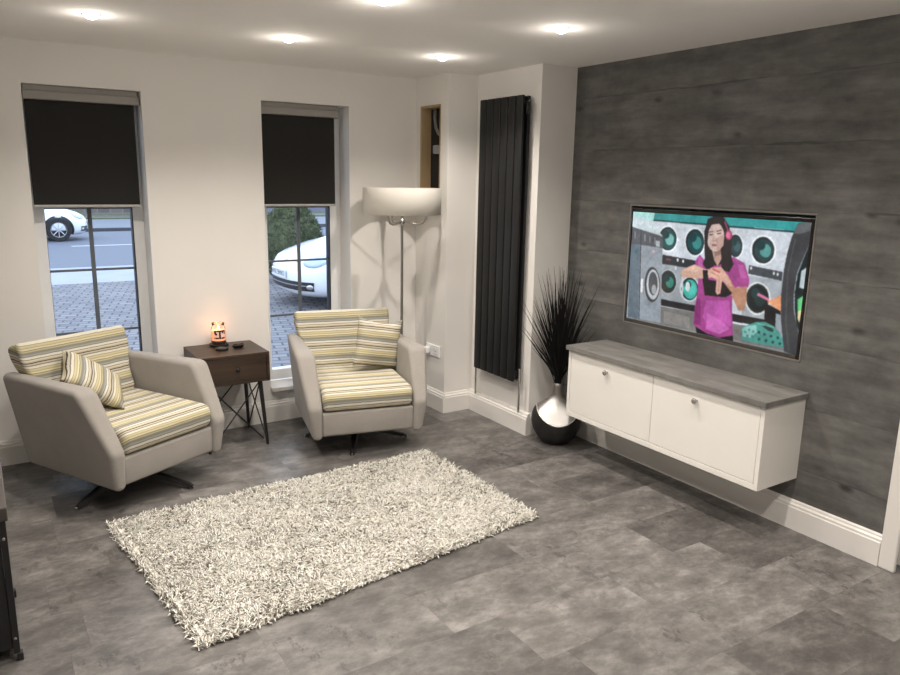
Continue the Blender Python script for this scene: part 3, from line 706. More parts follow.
# ------------------------------------------------------------------ television
tv = thing('television', 'wide television set into the grey wall, showing a woman in a launderette', 'television', (XW + .0945, (TY[0] + TY[1]) / 2, TZ[0] + e + .0005))
tyc = (TY[0] + TY[1]) / 2; bx0, bx1 = TY[0] + .0145, TY[1] - .0085
sx_ = .542 - (XW + .0945); bz = TZ[0] + e + .0005
SY0, SY1, SZ0, SZ1 = -1.668, -2.806, .876, 1.522
gb0, gb1, gz1_ = bx0 - tyc, bx1 - tyc, TZ[1] - .022 - bz
obj('bezel', boxes((sx_ - .006, sx_ + .02, gb0, SY1 - tyc - .0005, 0, gz1_, .002), (sx_ - .006, sx_ + .02, SY0 - tyc + .0005, gb1, 0, gz1_, .002), (sx_ - .006, sx_ + .02, SY1 - tyc, SY0 - tyc, SZ1 - bz + .0005, gz1_, .002)), plain('gloss black bezel', (.012, .011, .010, 1), .25), tv)
obj('bottom_bezel', box(sx_ - .008, sx_ + .02, SY1 - tyc, SY0 - tyc, 0.0, SZ0 - bz - .0005, .002), plain('dark grey metal strip', (.10, .092, .085, 1), .35, metal=.6), tv)
obj('rear_housing', box(sx_ + .0205, -.001, gb0 + .03, gb1 - .03, .001, gz1_ - .03), M_black, tv)
TV_SHAPES = [(198,206,216,[-0.002,0.98,0.998,0.977,1.003,0.039,0.007,0.005]),(45,150,150,[0.114,1.003,0.988,1.005,0.984,0.932,0.117,0.941]),(28,58,64,[0.118,0.929,0.944,0.918,0.944,0.93,0.118,0.942]),(165,220,215,[-0.01,1.006,0.147,1.006,0.139,0.913,0.126,0.796,-0.003,0.88]),(150,158,166,[0.211,0.57,0.483,0.559,0.506,0.202,0.226,0.197]),(160,168,176,[0.704,0.554,0.897,0.548,0.906,0.159,0.712,0.179]),(225,230,236,[0.309,0.79,0.308,0.755,0.301,0.72,0.288,0.693,0.271,0.673,0.251,0.664,0.23,0.667,0.211,0.681,0.194,0.705,0.183,0.737,0.178,0.773,0.179,0.811,0.187,0.845,0.2,0.874,0.217,0.892,0.237,0.9,0.258,0.897,0.277,0.881,0.293,0.857,0.303,0.827]),(32,42,46,[0.3,0.79,0.299,0.758,0.293,0.728,0.282,0.703,0.268,0.687,0.25,0.679,0.233,0.681,0.215,0.694,0.201,0.714,0.192,0.743,0.187,0.775,0.188,0.807,0.194,0.837,0.206,0.862,0.221,0.878,0.238,0.886,0.255,0.883,0.272,0.869,0.286,0.848,0.296,0.821]),(30,76,80,[0.295,0.786,0.294,0.758,0.289,0.732,0.28,0.713,0.268,0.697,0.253,0.691,0.238,0.693,0.224,0.703,0.212,0.722,0.204,0.746,0.2,0.773,0.201,0.801,0.206,0.827,0.215,0.848,0.228,0.862,0.242,0.868,0.257,0.866,0.271,0.854,0.282,0.836,0.29,0.813]),(110,175,170,[0.283,0.783,0.283,0.766,0.28,0.752,0.275,0.74,0.268,0.731,0.259,0.728,0.25,0.728,0.241,0.734,0.235,0.744,0.23,0.76,0.228,0.775,0.228,0.792,0.231,0.805,0.237,0.819,0.244,0.827,0.253,0.83,0.262,0.828,0.269,0.822,0.276,0.811,0.282,0.798]),(26,60,64,[0.254,0.821,0.253,0.808,0.25,0.798,0.246,0.79,0.24,0.784,0.233,0.781,0.226,0.781,0.219,0.786,0.214,0.793,0.21,0.804,0.208,0.814,0.208,0.825,0.211,0.836,0.215,0.845,0.221,0.851,0.228,0.854,0.235,0.852,0.242,0.848,0.248,0.84,0.252,0.831]),(225,230,236,[0.476,0.784,0.475,0.746,0.468,0.71,0.456,0.681,0.44,0.659,0.421,0.65,0.401,0.653,0.382,0.668,0.366,0.694,0.355,0.728,0.349,0.767,0.35,0.807,0.357,0.843,0.37,0.874,0.386,0.894,0.405,0.901,0.425,0.898,0.444,0.881,0.459,0.856,0.47,0.822]),(32,42,46,[0.467,0.784,0.466,0.749,0.461,0.719,0.451,0.691,0.437,0.673,0.42,0.665,0.403,0.668,0.386,0.682,0.372,0.705,0.363,0.734,0.357,0.769,0.358,0.804,0.364,0.836,0.376,0.862,0.39,0.878,0.406,0.886,0.424,0.883,0.439,0.869,0.453,0.846,0.462,0.817]),(24,72,76,[0.462,0.779,0.461,0.751,0.457,0.723,0.448,0.7,0.436,0.685,0.423,0.678,0.408,0.681,0.394,0.693,0.383,0.711,0.374,0.737,0.371,0.767,0.371,0.796,0.376,0.824,0.384,0.846,0.397,0.862,0.411,0.868,0.425,0.865,0.439,0.852,0.45,0.833,0.458,0.808]),(50,130,128,[0.452,0.776,0.451,0.758,0.448,0.743,0.443,0.729,0.436,0.722,0.428,0.717,0.419,0.719,0.412,0.725,0.405,0.737,0.399,0.752,0.397,0.769,0.398,0.786,0.4,0.801,0.405,0.814,0.412,0.824,0.421,0.827,0.43,0.825,0.438,0.819,0.445,0.807,0.449,0.793]),(26,60,64,[0.422,0.816,0.421,0.804,0.419,0.793,0.415,0.784,0.409,0.778,0.402,0.775,0.395,0.775,0.389,0.779,0.384,0.789,0.379,0.799,0.378,0.81,0.378,0.822,0.381,0.834,0.385,0.843,0.391,0.849,0.398,0.852,0.405,0.851,0.411,0.846,0.416,0.839,0.42,0.828]),(225,230,236,[0.684,0.784,0.685,0.752,0.681,0.723,0.673,0.699,0.662,0.682,0.65,0.675,0.636,0.678,0.622,0.69,0.612,0.711,0.603,0.74,0.599,0.772,0.599,0.804,0.603,0.834,0.612,0.857,0.622,0.874,0.636,0.88,0.65,0.877,0.662,0.863,0.673,0.842,0.681,0.814]),(32,42,46,[0.679,0.783,0.679,0.755,0.676,0.729,0.669,0.708,0.66,0.693,0.649,0.687,0.636,0.69,0.626,0.7,0.616,0.72,0.609,0.744,0.605,0.772,0.605,0.801,0.609,0.827,0.616,0.848,0.625,0.862,0.636,0.868,0.648,0.865,0.659,0.854,0.669,0.834,0.676,0.81]),(40,60,66,[0.676,0.779,0.676,0.755,0.673,0.734,0.667,0.716,0.659,0.703,0.65,0.697,0.64,0.7,0.631,0.71,0.622,0.726,0.617,0.746,0.614,0.77,0.614,0.795,0.616,0.817,0.622,0.836,0.63,0.848,0.64,0.852,0.65,0.849,0.659,0.84,0.667,0.824,0.672,0.804]),(60,90,95,[0.669,0.776,0.669,0.763,0.667,0.751,0.663,0.74,0.658,0.732,0.653,0.729,0.647,0.731,0.642,0.735,0.637,0.746,0.634,0.758,0.632,0.772,0.632,0.786,0.634,0.799,0.637,0.808,0.642,0.816,0.647,0.819,0.653,0.817,0.658,0.811,0.663,0.802,0.667,0.79]),(26,60,64,[0.648,0.81,0.648,0.801,0.646,0.792,0.643,0.784,0.64,0.779,0.636,0.776,0.63,0.778,0.626,0.781,0.622,0.789,0.62,0.796,0.618,0.807,0.618,0.816,0.62,0.825,0.622,0.833,0.627,0.837,0.631,0.84,0.636,0.839,0.64,0.834,0.643,0.828,0.646,0.821]),(236,240,244,[0.851,0.775,0.85,0.74,0.843,0.705,0.831,0.678,0.814,0.658,0.795,0.649,0.774,0.65,0.755,0.664,0.738,0.687,0.727,0.719,0.721,0.755,0.722,0.793,0.729,0.828,0.742,0.856,0.759,0.875,0.779,0.883,0.799,0.88,0.818,0.866,0.833,0.842,0.845,0.811]),(32,42,46,[0.842,0.775,0.841,0.743,0.836,0.713,0.825,0.688,0.811,0.67,0.794,0.662,0.776,0.664,0.759,0.676,0.745,0.697,0.735,0.725,0.731,0.757,0.731,0.79,0.737,0.821,0.748,0.845,0.763,0.862,0.779,0.869,0.797,0.866,0.813,0.852,0.827,0.833,0.837,0.805]),(44,66,70,[0.837,0.77,0.836,0.743,0.832,0.717,0.823,0.696,0.811,0.681,0.797,0.675,0.782,0.676,0.768,0.687,0.756,0.705,0.747,0.728,0.743,0.755,0.744,0.784,0.749,0.81,0.758,0.831,0.77,0.845,0.785,0.851,0.799,0.849,0.813,0.839,0.825,0.821,0.833,0.796]),(80,150,145,[0.826,0.766,0.826,0.751,0.823,0.735,0.818,0.723,0.81,0.714,0.802,0.711,0.793,0.713,0.785,0.719,0.778,0.728,0.772,0.741,0.771,0.758,0.771,0.773,0.773,0.789,0.779,0.801,0.786,0.81,0.795,0.813,0.804,0.813,0.812,0.807,0.819,0.796,0.824,0.783]),(26,60,64,[0.795,0.804,0.795,0.792,0.793,0.781,0.788,0.773,0.782,0.767,0.776,0.764,0.769,0.764,0.762,0.769,0.757,0.776,0.752,0.786,0.751,0.796,0.751,0.808,0.753,0.819,0.758,0.828,0.764,0.834,0.771,0.836,0.778,0.836,0.785,0.831,0.79,0.824,0.793,0.814]),(224,229,234,[0.97,0.749,0.971,0.719,0.968,0.693,0.962,0.67,0.952,0.655,0.942,0.647,0.93,0.65,0.919,0.662,0.909,0.682,0.902,0.708,0.898,0.737,0.898,0.766,0.901,0.795,0.908,0.816,0.917,0.831,0.928,0.837,0.94,0.834,0.95,0.822,0.96,0.802,0.967,0.778]),(180,190,198,[0.97,0.749,0.971,0.723,0.969,0.7,0.963,0.682,0.956,0.668,0.948,0.664,0.938,0.665,0.929,0.676,0.921,0.693,0.915,0.714,0.912,0.738,0.912,0.764,0.915,0.787,0.92,0.805,0.927,0.819,0.935,0.824,0.945,0.822,0.954,0.811,0.962,0.795,0.968,0.773]),(46,49,54,[0.219,0.637,0.473,0.617,0.478,0.55,0.219,0.553]),(66,71,77,[0.723,0.637,0.893,0.615,0.893,0.547,0.723,0.567]),(205,210,212,[0.324,0.606,0.323,0.595,0.319,0.589,0.314,0.594,0.311,0.605,0.312,0.617,0.316,0.621,0.322,0.618]),(205,210,212,[0.358,0.603,0.357,0.591,0.353,0.585,0.348,0.589,0.345,0.6,0.347,0.612,0.351,0.617,0.356,0.614]),(205,210,212,[0.316,0.536,0.315,0.524,0.31,0.518,0.305,0.522,0.303,0.533,0.304,0.545,0.309,0.551,0.314,0.547]),(205,210,212,[0.741,0.617,0.74,0.606,0.736,0.602,0.732,0.605,0.73,0.615,0.731,0.626,0.734,0.63,0.738,0.627]),(205,210,212,[0.856,0.597,0.855,0.586,0.852,0.582,0.848,0.585,0.846,0.595,0.847,0.605,0.85,0.611,0.854,0.606]),(205,210,212,[0.875,0.594,0.874,0.583,0.872,0.577,0.867,0.582,0.865,0.591,0.866,0.602,0.869,0.606,0.874,0.603]),(120,70,90,[0.241,0.611,0.274,0.606,0.275,0.589,0.242,0.592]),(172,177,178,[0.326,0.416,0.326,0.379,0.319,0.346,0.308,0.319,0.293,0.297,0.275,0.288,0.256,0.29,0.239,0.302,0.224,0.325,0.214,0.355,0.208,0.39,0.209,0.427,0.216,0.46,0.228,0.489,0.243,0.507,0.262,0.516,0.28,0.515,0.297,0.503,0.311,0.48,0.322,0.449]),(32,42,46,[0.318,0.414,0.318,0.383,0.312,0.354,0.303,0.328,0.289,0.311,0.274,0.302,0.258,0.303,0.243,0.314,0.23,0.334,0.221,0.361,0.217,0.392,0.218,0.424,0.223,0.452,0.234,0.478,0.247,0.495,0.262,0.503,0.278,0.501,0.293,0.49,0.305,0.471,0.314,0.443]),(26,50,50,[0.314,0.41,0.313,0.383,0.309,0.358,0.301,0.337,0.289,0.322,0.276,0.314,0.263,0.316,0.25,0.325,0.24,0.341,0.232,0.364,0.228,0.392,0.229,0.419,0.234,0.443,0.242,0.465,0.254,0.48,0.267,0.486,0.28,0.484,0.292,0.475,0.303,0.459,0.31,0.436]),(46,135,120,[0.303,0.405,0.303,0.39,0.301,0.375,0.296,0.363,0.289,0.354,0.282,0.349,0.274,0.351,0.266,0.357,0.26,0.366,0.255,0.379,0.253,0.395,0.254,0.41,0.256,0.425,0.262,0.437,0.268,0.446,0.276,0.449,0.283,0.449,0.291,0.443,0.297,0.434,0.302,0.421]),(26,60,64,[0.276,0.44,0.276,0.43,0.274,0.419,0.269,0.41,0.264,0.404,0.258,0.401,0.252,0.401,0.246,0.405,0.241,0.411,0.237,0.421,0.235,0.431,0.236,0.442,0.238,0.452,0.242,0.462,0.248,0.468,0.254,0.471,0.261,0.471,0.266,0.466,0.271,0.46,0.275,0.451]),(200,206,206,[0.464,0.384,0.463,0.349,0.457,0.316,0.446,0.288,0.431,0.268,0.412,0.259,0.394,0.259,0.377,0.271,0.362,0.293,0.351,0.322,0.346,0.357,0.347,0.392,0.353,0.425,0.365,0.452,0.381,0.472,0.399,0.481,0.418,0.48,0.434,0.468,0.449,0.446,0.459,0.417]),(32,42,46,[0.456,0.383,0.455,0.352,0.45,0.323,0.44,0.299,0.427,0.281,0.412,0.273,0.396,0.273,0.38,0.284,0.368,0.302,0.358,0.328,0.354,0.358,0.355,0.389,0.361,0.419,0.371,0.442,0.384,0.46,0.4,0.468,0.416,0.466,0.431,0.456,0.443,0.436,0.452,0.411]),(60,180,166,[0.451,0.378,0.451,0.352,0.446,0.326,0.438,0.306,0.427,0.291,0.414,0.284,0.4,0.285,0.388,0.294,0.378,0.31,0.37,0.332,0.366,0.358,0.366,0.384,0.371,0.41,0.379,0.43,0.391,0.445,0.404,0.451,0.417,0.451,0.43,0.44,0.44,0.425,0.447,0.402]),(75,200,185,[0.441,0.373,0.441,0.358,0.439,0.344,0.433,0.332,0.426,0.323,0.419,0.319,0.412,0.319,0.404,0.325,0.398,0.334,0.393,0.346,0.391,0.361,0.391,0.376,0.394,0.392,0.398,0.404,0.405,0.411,0.413,0.416,0.421,0.416,0.429,0.41,0.435,0.401,0.439,0.389]),(26,60,64,[0.414,0.407,0.413,0.396,0.412,0.386,0.407,0.376,0.402,0.37,0.396,0.367,0.389,0.367,0.383,0.372,0.378,0.378,0.375,0.387,0.373,0.398,0.373,0.408,0.376,0.419,0.38,0.427,0.385,0.433,0.391,0.436,0.398,0.436,0.404,0.433,0.409,0.425,0.412,0.417]),(210,225,225,[0.407,0.392,0.407,0.378,0.405,0.366,0.403,0.355,0.399,0.348,0.395,0.344,0.391,0.346,0.386,0.351,0.382,0.36,0.379,0.372,0.378,0.384,0.378,0.398,0.379,0.41,0.382,0.421,0.385,0.427,0.39,0.43,0.394,0.43,0.398,0.424,0.403,0.416,0.405,0.404]),(215,220,220,[0.85,0.399,0.85,0.358,0.843,0.32,0.831,0.287,0.814,0.262,0.794,0.25,0.773,0.25,0.753,0.264,0.736,0.29,0.724,0.325,0.718,0.366,0.718,0.408,0.725,0.448,0.738,0.481,0.756,0.504,0.776,0.515,0.797,0.513,0.816,0.498,0.833,0.474,0.844,0.439]),(32,42,46,[0.841,0.398,0.841,0.361,0.835,0.328,0.825,0.299,0.81,0.278,0.793,0.267,0.775,0.267,0.758,0.279,0.743,0.302,0.732,0.332,0.727,0.369,0.727,0.405,0.733,0.44,0.745,0.469,0.76,0.489,0.777,0.5,0.795,0.497,0.812,0.484,0.827,0.462,0.836,0.433]),(20,30,33,[0.836,0.393,0.836,0.361,0.831,0.332,0.822,0.308,0.81,0.29,0.796,0.281,0.78,0.281,0.765,0.291,0.753,0.311,0.745,0.337,0.74,0.369,0.74,0.399,0.745,0.43,0.755,0.454,0.767,0.472,0.782,0.48,0.797,0.478,0.811,0.468,0.823,0.448,0.832,0.422]),(24,52,54,[0.825,0.387,0.825,0.369,0.822,0.352,0.817,0.338,0.809,0.328,0.801,0.322,0.792,0.323,0.783,0.329,0.776,0.34,0.771,0.355,0.768,0.373,0.768,0.392,0.772,0.408,0.777,0.424,0.785,0.433,0.793,0.439,0.802,0.437,0.81,0.431,0.818,0.421,0.822,0.405]),(26,60,64,[0.793,0.427,0.793,0.414,0.791,0.402,0.786,0.392,0.78,0.384,0.773,0.379,0.766,0.381,0.759,0.384,0.754,0.392,0.75,0.402,0.748,0.416,0.748,0.428,0.751,0.44,0.755,0.451,0.761,0.459,0.768,0.462,0.775,0.462,0.782,0.457,0.788,0.449,0.792,0.439]),(190,195,198,[0.35,0.509,0.36,0.285,0.37,0.287,0.359,0.51]),(116,114,111,[0.194,0.17,0.478,0.177,0.677,0.144,0.857,0.159,0.94,0.014,0.014,0.008]),(136,133,130,[0.256,0.133,0.42,0.125,0.427,0.024,0.262,0.025]),(36,36,39,[0.23,0.238,0.456,0.235,0.459,0.18,0.234,0.18]),(28,28,31,[0.645,0.224,0.842,0.226,0.847,0.171,0.65,0.16]),(190,206,212,[-0.008,0.962,0.132,0.93,0.211,0.798,-0.002,0.852]),(142,152,162,[-0.005,0.708,0.215,0.7,0.24,0.019,0.01,0.007]),(96,112,125,[-0.005,0.708,0.062,0.706,0.085,0.01,0.01,0.007]),(84,88,95,[-0.004,0.862,0.21,0.798,0.218,0.694,-0.002,0.706]),(130,135,140,[0.017,0.819,0.02,0.755,0.029,0.757,0.025,0.821]),(130,135,140,[0.086,0.801,0.09,0.738,0.099,0.738,0.096,0.801]),(130,135,140,[0.121,0.792,0.125,0.729,0.133,0.731,0.13,0.792]),(130,135,140,[0.155,0.783,0.159,0.72,0.167,0.722,0.164,0.783]),(170,180,186,[0.167,0.757,0.194,0.752,0.197,0.7,0.171,0.705]),(60,65,72,[0.059,0.842,0.088,0.01,0.094,0.013,0.066,0.842]),(58,64,70,[0.217,0.366,0.217,0.316,0.213,0.27,0.203,0.23,0.19,0.205,0.174,0.192,0.158,0.195,0.142,0.215,0.128,0.249,0.119,0.293,0.113,0.343,0.112,0.393,0.118,0.44,0.127,0.478,0.141,0.504,0.157,0.515,0.173,0.51,0.188,0.49,0.202,0.457,0.212,0.414]),(188,193,198,[0.213,0.364,0.213,0.322,0.209,0.282,0.201,0.249,0.191,0.226,0.178,0.217,0.165,0.22,0.152,0.237,0.14,0.265,0.132,0.302,0.127,0.346,0.127,0.389,0.131,0.43,0.139,0.462,0.15,0.484,0.162,0.494,0.176,0.489,0.189,0.472,0.2,0.443,0.207,0.407]),(70,78,86,[0.201,0.37,0.201,0.337,0.198,0.306,0.193,0.282,0.185,0.264,0.176,0.256,0.166,0.259,0.157,0.273,0.148,0.294,0.142,0.325,0.139,0.357,0.139,0.392,0.141,0.422,0.146,0.446,0.154,0.465,0.164,0.471,0.173,0.468,0.183,0.454,0.191,0.433,0.197,0.404]),(150,160,166,[0.195,0.316,0.195,0.302,0.194,0.288,0.191,0.278,0.187,0.27,0.182,0.267,0.177,0.268,0.172,0.273,0.168,0.282,0.165,0.294,0.163,0.308,0.163,0.322,0.165,0.335,0.168,0.346,0.172,0.354,0.177,0.357,0.182,0.355,0.187,0.351,0.191,0.341,0.194,0.329]),(225,230,232,[0.085,0.392,0.089,0.264,0.104,0.265,0.1,0.395]),(70,110,120,[0.049,0.641,0.049,0.632,0.047,0.624,0.045,0.618,0.043,0.614,0.039,0.612,0.036,0.614,0.032,0.617,0.03,0.621,0.027,0.629,0.026,0.638,0.026,0.646,0.028,0.655,0.03,0.661,0.033,0.665,0.036,0.667,0.039,0.665,0.043,0.662,0.045,0.656,0.048,0.65]),(210,165,185,[0.146,0.665,0.167,0.665,0.167,0.646,0.147,0.647]),(28,28,32,[0.823,0.361,0.904,0.314,0.921,0.086,0.831,0.183]),(226,152,106,[0.833,0.367,0.9,0.443,0.909,0.308]),(150,160,170,[0.882,0.291,0.926,0.281,0.939,0.092,0.89,0.107]),(216,110,150,[0.779,0.407,0.839,0.375,0.844,0.396,0.785,0.428]),(68,148,138,[0.718,0.124,0.745,0.153,0.789,0.194,0.833,0.208,0.873,0.191,0.906,0.151,0.929,0.104,0.938,0.037,0.821,0.024,0.725,0.028]),(128,190,184,[0.721,0.124,0.752,0.15,0.791,0.171,0.799,0.118,0.772,0.06,0.729,0.054]),(30,62,60,[0.821,0.171,0.85,0.185,0.876,0.165,0.883,0.141,0.854,0.142]),(34,74,70,[0.912,0.107,0.911,0.1,0.908,0.094,0.903,0.092,0.9,0.095,0.898,0.101,0.899,0.109,0.901,0.115,0.906,0.116,0.91,0.113]),(34,74,70,[0.878,0.107,0.877,0.1,0.874,0.095,0.869,0.094,0.865,0.097,0.863,0.103,0.864,0.11,0.867,0.115,0.872,0.116,0.876,0.113]),(34,74,70,[0.846,0.112,0.845,0.104,0.841,0.1,0.836,0.098,0.833,0.101,0.831,0.107,0.832,0.115,0.835,0.119,0.84,0.121,0.843,0.118]),(34,74,70,[0.817,0.119,0.816,0.112,0.813,0.106,0.808,0.104,0.805,0.107,0.802,0.115,0.803,0.121,0.806,0.127,0.812,0.129,0.815,0.125]),(34,74,70,[0.924,0.065,0.923,0.057,0.921,0.051,0.916,0.049,0.912,0.052,0.91,0.059,0.911,0.066,0.915,0.072,0.919,0.074,0.922,0.071]),(34,74,70,[0.89,0.065,0.889,0.057,0.887,0.051,0.882,0.049,0.878,0.052,0.876,0.059,0.877,0.066,0.881,0.072,0.885,0.074,0.888,0.071]),(34,74,70,[0.856,0.065,0.855,0.057,0.852,0.051,0.847,0.049,0.843,0.052,0.841,0.059,0.842,0.066,0.846,0.072,0.85,0.074,0.854,0.071]),(34,74,70,[0.821,0.065,0.82,0.057,0.817,0.051,0.812,0.049,0.808,0.052,0.806,0.059,0.807,0.066,0.811,0.072,0.815,0.074,0.82,0.071]),(70,128,122,[0.745,0.1,0.745,0.092,0.739,0.087,0.735,0.089,0.732,0.095,0.734,0.103,0.738,0.107,0.743,0.106]),(70,128,122,[0.765,0.122,0.764,0.115,0.759,0.11,0.754,0.112,0.752,0.118,0.753,0.125,0.758,0.13,0.763,0.129]),(70,128,122,[0.786,0.113,0.785,0.106,0.78,0.101,0.776,0.103,0.773,0.109,0.774,0.116,0.779,0.121,0.784,0.119]),(70,128,122,[0.758,0.071,0.757,0.063,0.752,0.059,0.747,0.06,0.745,0.068,0.746,0.075,0.751,0.08,0.756,0.078]),(70,128,122,[0.784,0.075,0.782,0.068,0.778,0.063,0.772,0.065,0.771,0.071,0.772,0.08,0.776,0.084,0.781,0.083]),(96,178,168,[0.795,0.179,0.885,0.176,0.885,0.185,0.795,0.188]),(62,63,67,[0.966,1.002,0.937,0.985,0.916,0.883,0.903,0.754,0.896,0.606,0.898,0.421,0.911,0.237,0.941,0.007,1.007,-0.007,1.004,0.153,0.983,0.24,0.964,0.346,0.956,0.472,0.96,0.62,0.982,0.749,1.003,0.862,0.997,1.005]),(96,100,103,[0.966,1.002,0.938,0.977,0.922,0.91,0.959,0.915,0.997,0.941,0.997,1.005]),(92,94,98,[0.932,0.875,0.915,0.614,0.918,0.612,0.936,0.875]),(88,90,94,[0.915,0.612,0.931,0.244,0.935,0.246,0.918,0.614]),(80,82,86,[0.931,0.244,0.961,0.022,0.965,0.025,0.935,0.246]),(24,38,40,[1.006,0.871,0.983,0.743,0.963,0.615,0.959,0.472,0.968,0.346,0.985,0.23,1.007,0.154,1.007,0.431,1.009,0.711]),(190,206,212,[0.978,0.64,1.003,0.675,1.006,0.506,0.978,0.515]),(30,40,44,[0.974,0.513,1.006,0.506,1.006,0.483,0.97,0.498]),(92,204,124,[0.976,0.424,1.001,0.46,1.002,0.349,0.983,0.335]),(222,204,150,[0.983,0.335,1.002,0.349,0.997,0.249,0.987,0.276]),(42,34,36,[0.476,0.976,0.509,1.003,0.563,1.002,0.599,0.93,0.621,0.81,0.622,0.711,0.643,0.632,0.63,0.562,0.629,0.478,0.645,0.398,0.615,0.352,0.5,0.341,0.475,0.478,0.484,0.603,0.471,0.738,0.466,0.89]),(163,60,136,[0.448,0.676,0.5,0.602,0.547,0.6,0.596,0.63,0.637,0.688,0.7,0.646,0.734,0.518,0.731,0.459,0.673,0.451,0.651,0.399,0.657,0.265,0.677,0.046,0.602,0.004,0.53,0.014,0.447,0.065,0.445,0.208,0.454,0.352,0.45,0.527,0.423,0.609]),(186,78,166,[0.507,0.294,0.639,0.328,0.663,0.13,0.611,0.045,0.541,0.048,0.498,0.151]),(205,98,185,[0.52,0.192,0.605,0.147,0.654,0.094,0.601,0.033,0.522,0.051]),(135,44,112,[0.447,0.171,0.457,0.317,0.477,0.287,0.49,0.077,0.451,0.074]),(190,85,160,[0.663,0.635,0.698,0.633,0.719,0.53,0.687,0.524]),(195,90,165,[0.441,0.664,0.466,0.633,0.472,0.565,0.442,0.551]),(24,21,27,[0.46,0.054,0.53,0.014,0.602,0.004,0.677,0.046,0.681,-0.001,0.47,0.002]),(40,33,35,[0.488,0.688,0.52,0.659,0.535,0.594,0.497,0.553,0.47,0.6]),(40,33,35,[0.566,0.668,0.62,0.702,0.642,0.63,0.623,0.56,0.583,0.57]),(186,132,106,[0.67,0.445,0.724,0.466,0.729,0.367,0.723,0.27,0.693,0.258,0.647,0.372,0.596,0.487,0.592,0.554,0.627,0.512,0.663,0.436]),(206,162,142,[0.35,0.529,0.422,0.588,0.484,0.559,0.557,0.565,0.569,0.513,0.472,0.475,0.354,0.46,0.342,0.497]),(224,180,160,[0.352,0.525,0.422,0.58,0.479,0.553,0.425,0.521]),(30,26,28,[0.475,0.478,0.555,0.471,0.557,0.376,0.586,0.369,0.59,0.478,0.65,0.39,0.615,0.349,0.498,0.337]),(30,26,28,[0.473,0.548,0.502,0.554,0.516,0.436,0.486,0.43]),(212,164,144,[0.519,0.577,0.576,0.594,0.62,0.527,0.649,0.44,0.617,0.456,0.588,0.483,0.585,0.379,0.57,0.355,0.557,0.383,0.558,0.48,0.502,0.519]),(176,120,104,[0.52,0.536,0.568,0.509,0.571,0.516,0.522,0.544]),(196,70,84,[0.527,0.563,0.57,0.541,0.574,0.553,0.53,0.576]),(176,120,104,[0.568,0.512,0.574,0.389,0.577,0.39,0.571,0.513]),(190,150,135,[0.515,0.728,0.561,0.751,0.574,0.661,0.555,0.595,0.532,0.646]),(150,112,100,[0.527,0.713,0.562,0.734,0.568,0.693,0.536,0.676]),(208,180,170,[0.578,0.84,0.578,0.804,0.574,0.769,0.564,0.741,0.551,0.722,0.536,0.714,0.52,0.717,0.505,0.732,0.492,0.757,0.482,0.79,0.477,0.828,0.477,0.865,0.482,0.9,0.492,0.927,0.506,0.947,0.52,0.954,0.536,0.95,0.552,0.935,0.564,0.909,0.574,0.877]),(186,150,140,[0.529,0.814,0.574,0.869,0.578,0.77,0.548,0.716]),(45,36,38,[0.462,0.874,0.479,0.956,0.517,0.977,0.561,0.977,0.593,0.921,0.609,0.808,0.609,0.684,0.583,0.696,0.585,0.805,0.569,0.912,0.541,0.945,0.502,0.935,0.486,0.88,0.486,0.792,0.5,0.699,0.475,0.703]),(96,72,68,[0.486,0.865,0.514,0.874,0.514,0.881,0.486,0.874]),(96,72,68,[0.533,0.877,0.56,0.89,0.558,0.898,0.531,0.886]),(70,52,52,[0.493,0.843,0.514,0.848,0.513,0.857,0.492,0.852]),(70,52,52,[0.537,0.856,0.559,0.866,0.557,0.874,0.535,0.865]),(182,146,136,[0.518,0.854,0.515,0.802,0.52,0.802,0.522,0.852]),(164,124,114,[0.514,0.795,0.533,0.801,0.532,0.807,0.514,0.802]),(168,92,94,[0.541,0.769,0.54,0.766,0.538,0.763,0.535,0.76,0.531,0.757,0.527,0.757,0.521,0.757,0.517,0.757,0.514,0.758,0.512,0.761,0.511,0.764,0.511,0.767,0.513,0.77,0.516,0.773,0.52,0.775,0.525,0.776,0.529,0.776,0.534,0.775,0.537,0.773,0.54,0.772]),(120,60,64,[0.512,0.763,0.541,0.769,0.541,0.772,0.512,0.766]),(176,66,108,[0.621,0.862,0.621,0.849,0.618,0.839,0.615,0.83,0.61,0.824,0.604,0.821,0.598,0.822,0.593,0.827,0.588,0.834,0.584,0.845,0.582,0.857,0.583,0.869,0.585,0.881,0.588,0.89,0.594,0.897,0.599,0.9,0.605,0.898,0.61,0.894,0.616,0.884,0.619,0.874]),(222,112,150,[0.61,0.862,0.61,0.852,0.609,0.845,0.608,0.839,0.604,0.836,0.602,0.833,0.598,0.834,0.595,0.837,0.591,0.843,0.589,0.849,0.588,0.859,0.588,0.866,0.589,0.874,0.592,0.88,0.595,0.884,0.598,0.886,0.602,0.884,0.605,0.881,0.608,0.875,0.609,0.869]),(180,70,112,[0.598,0.897,0.575,0.968,0.569,0.963,0.592,0.894])]
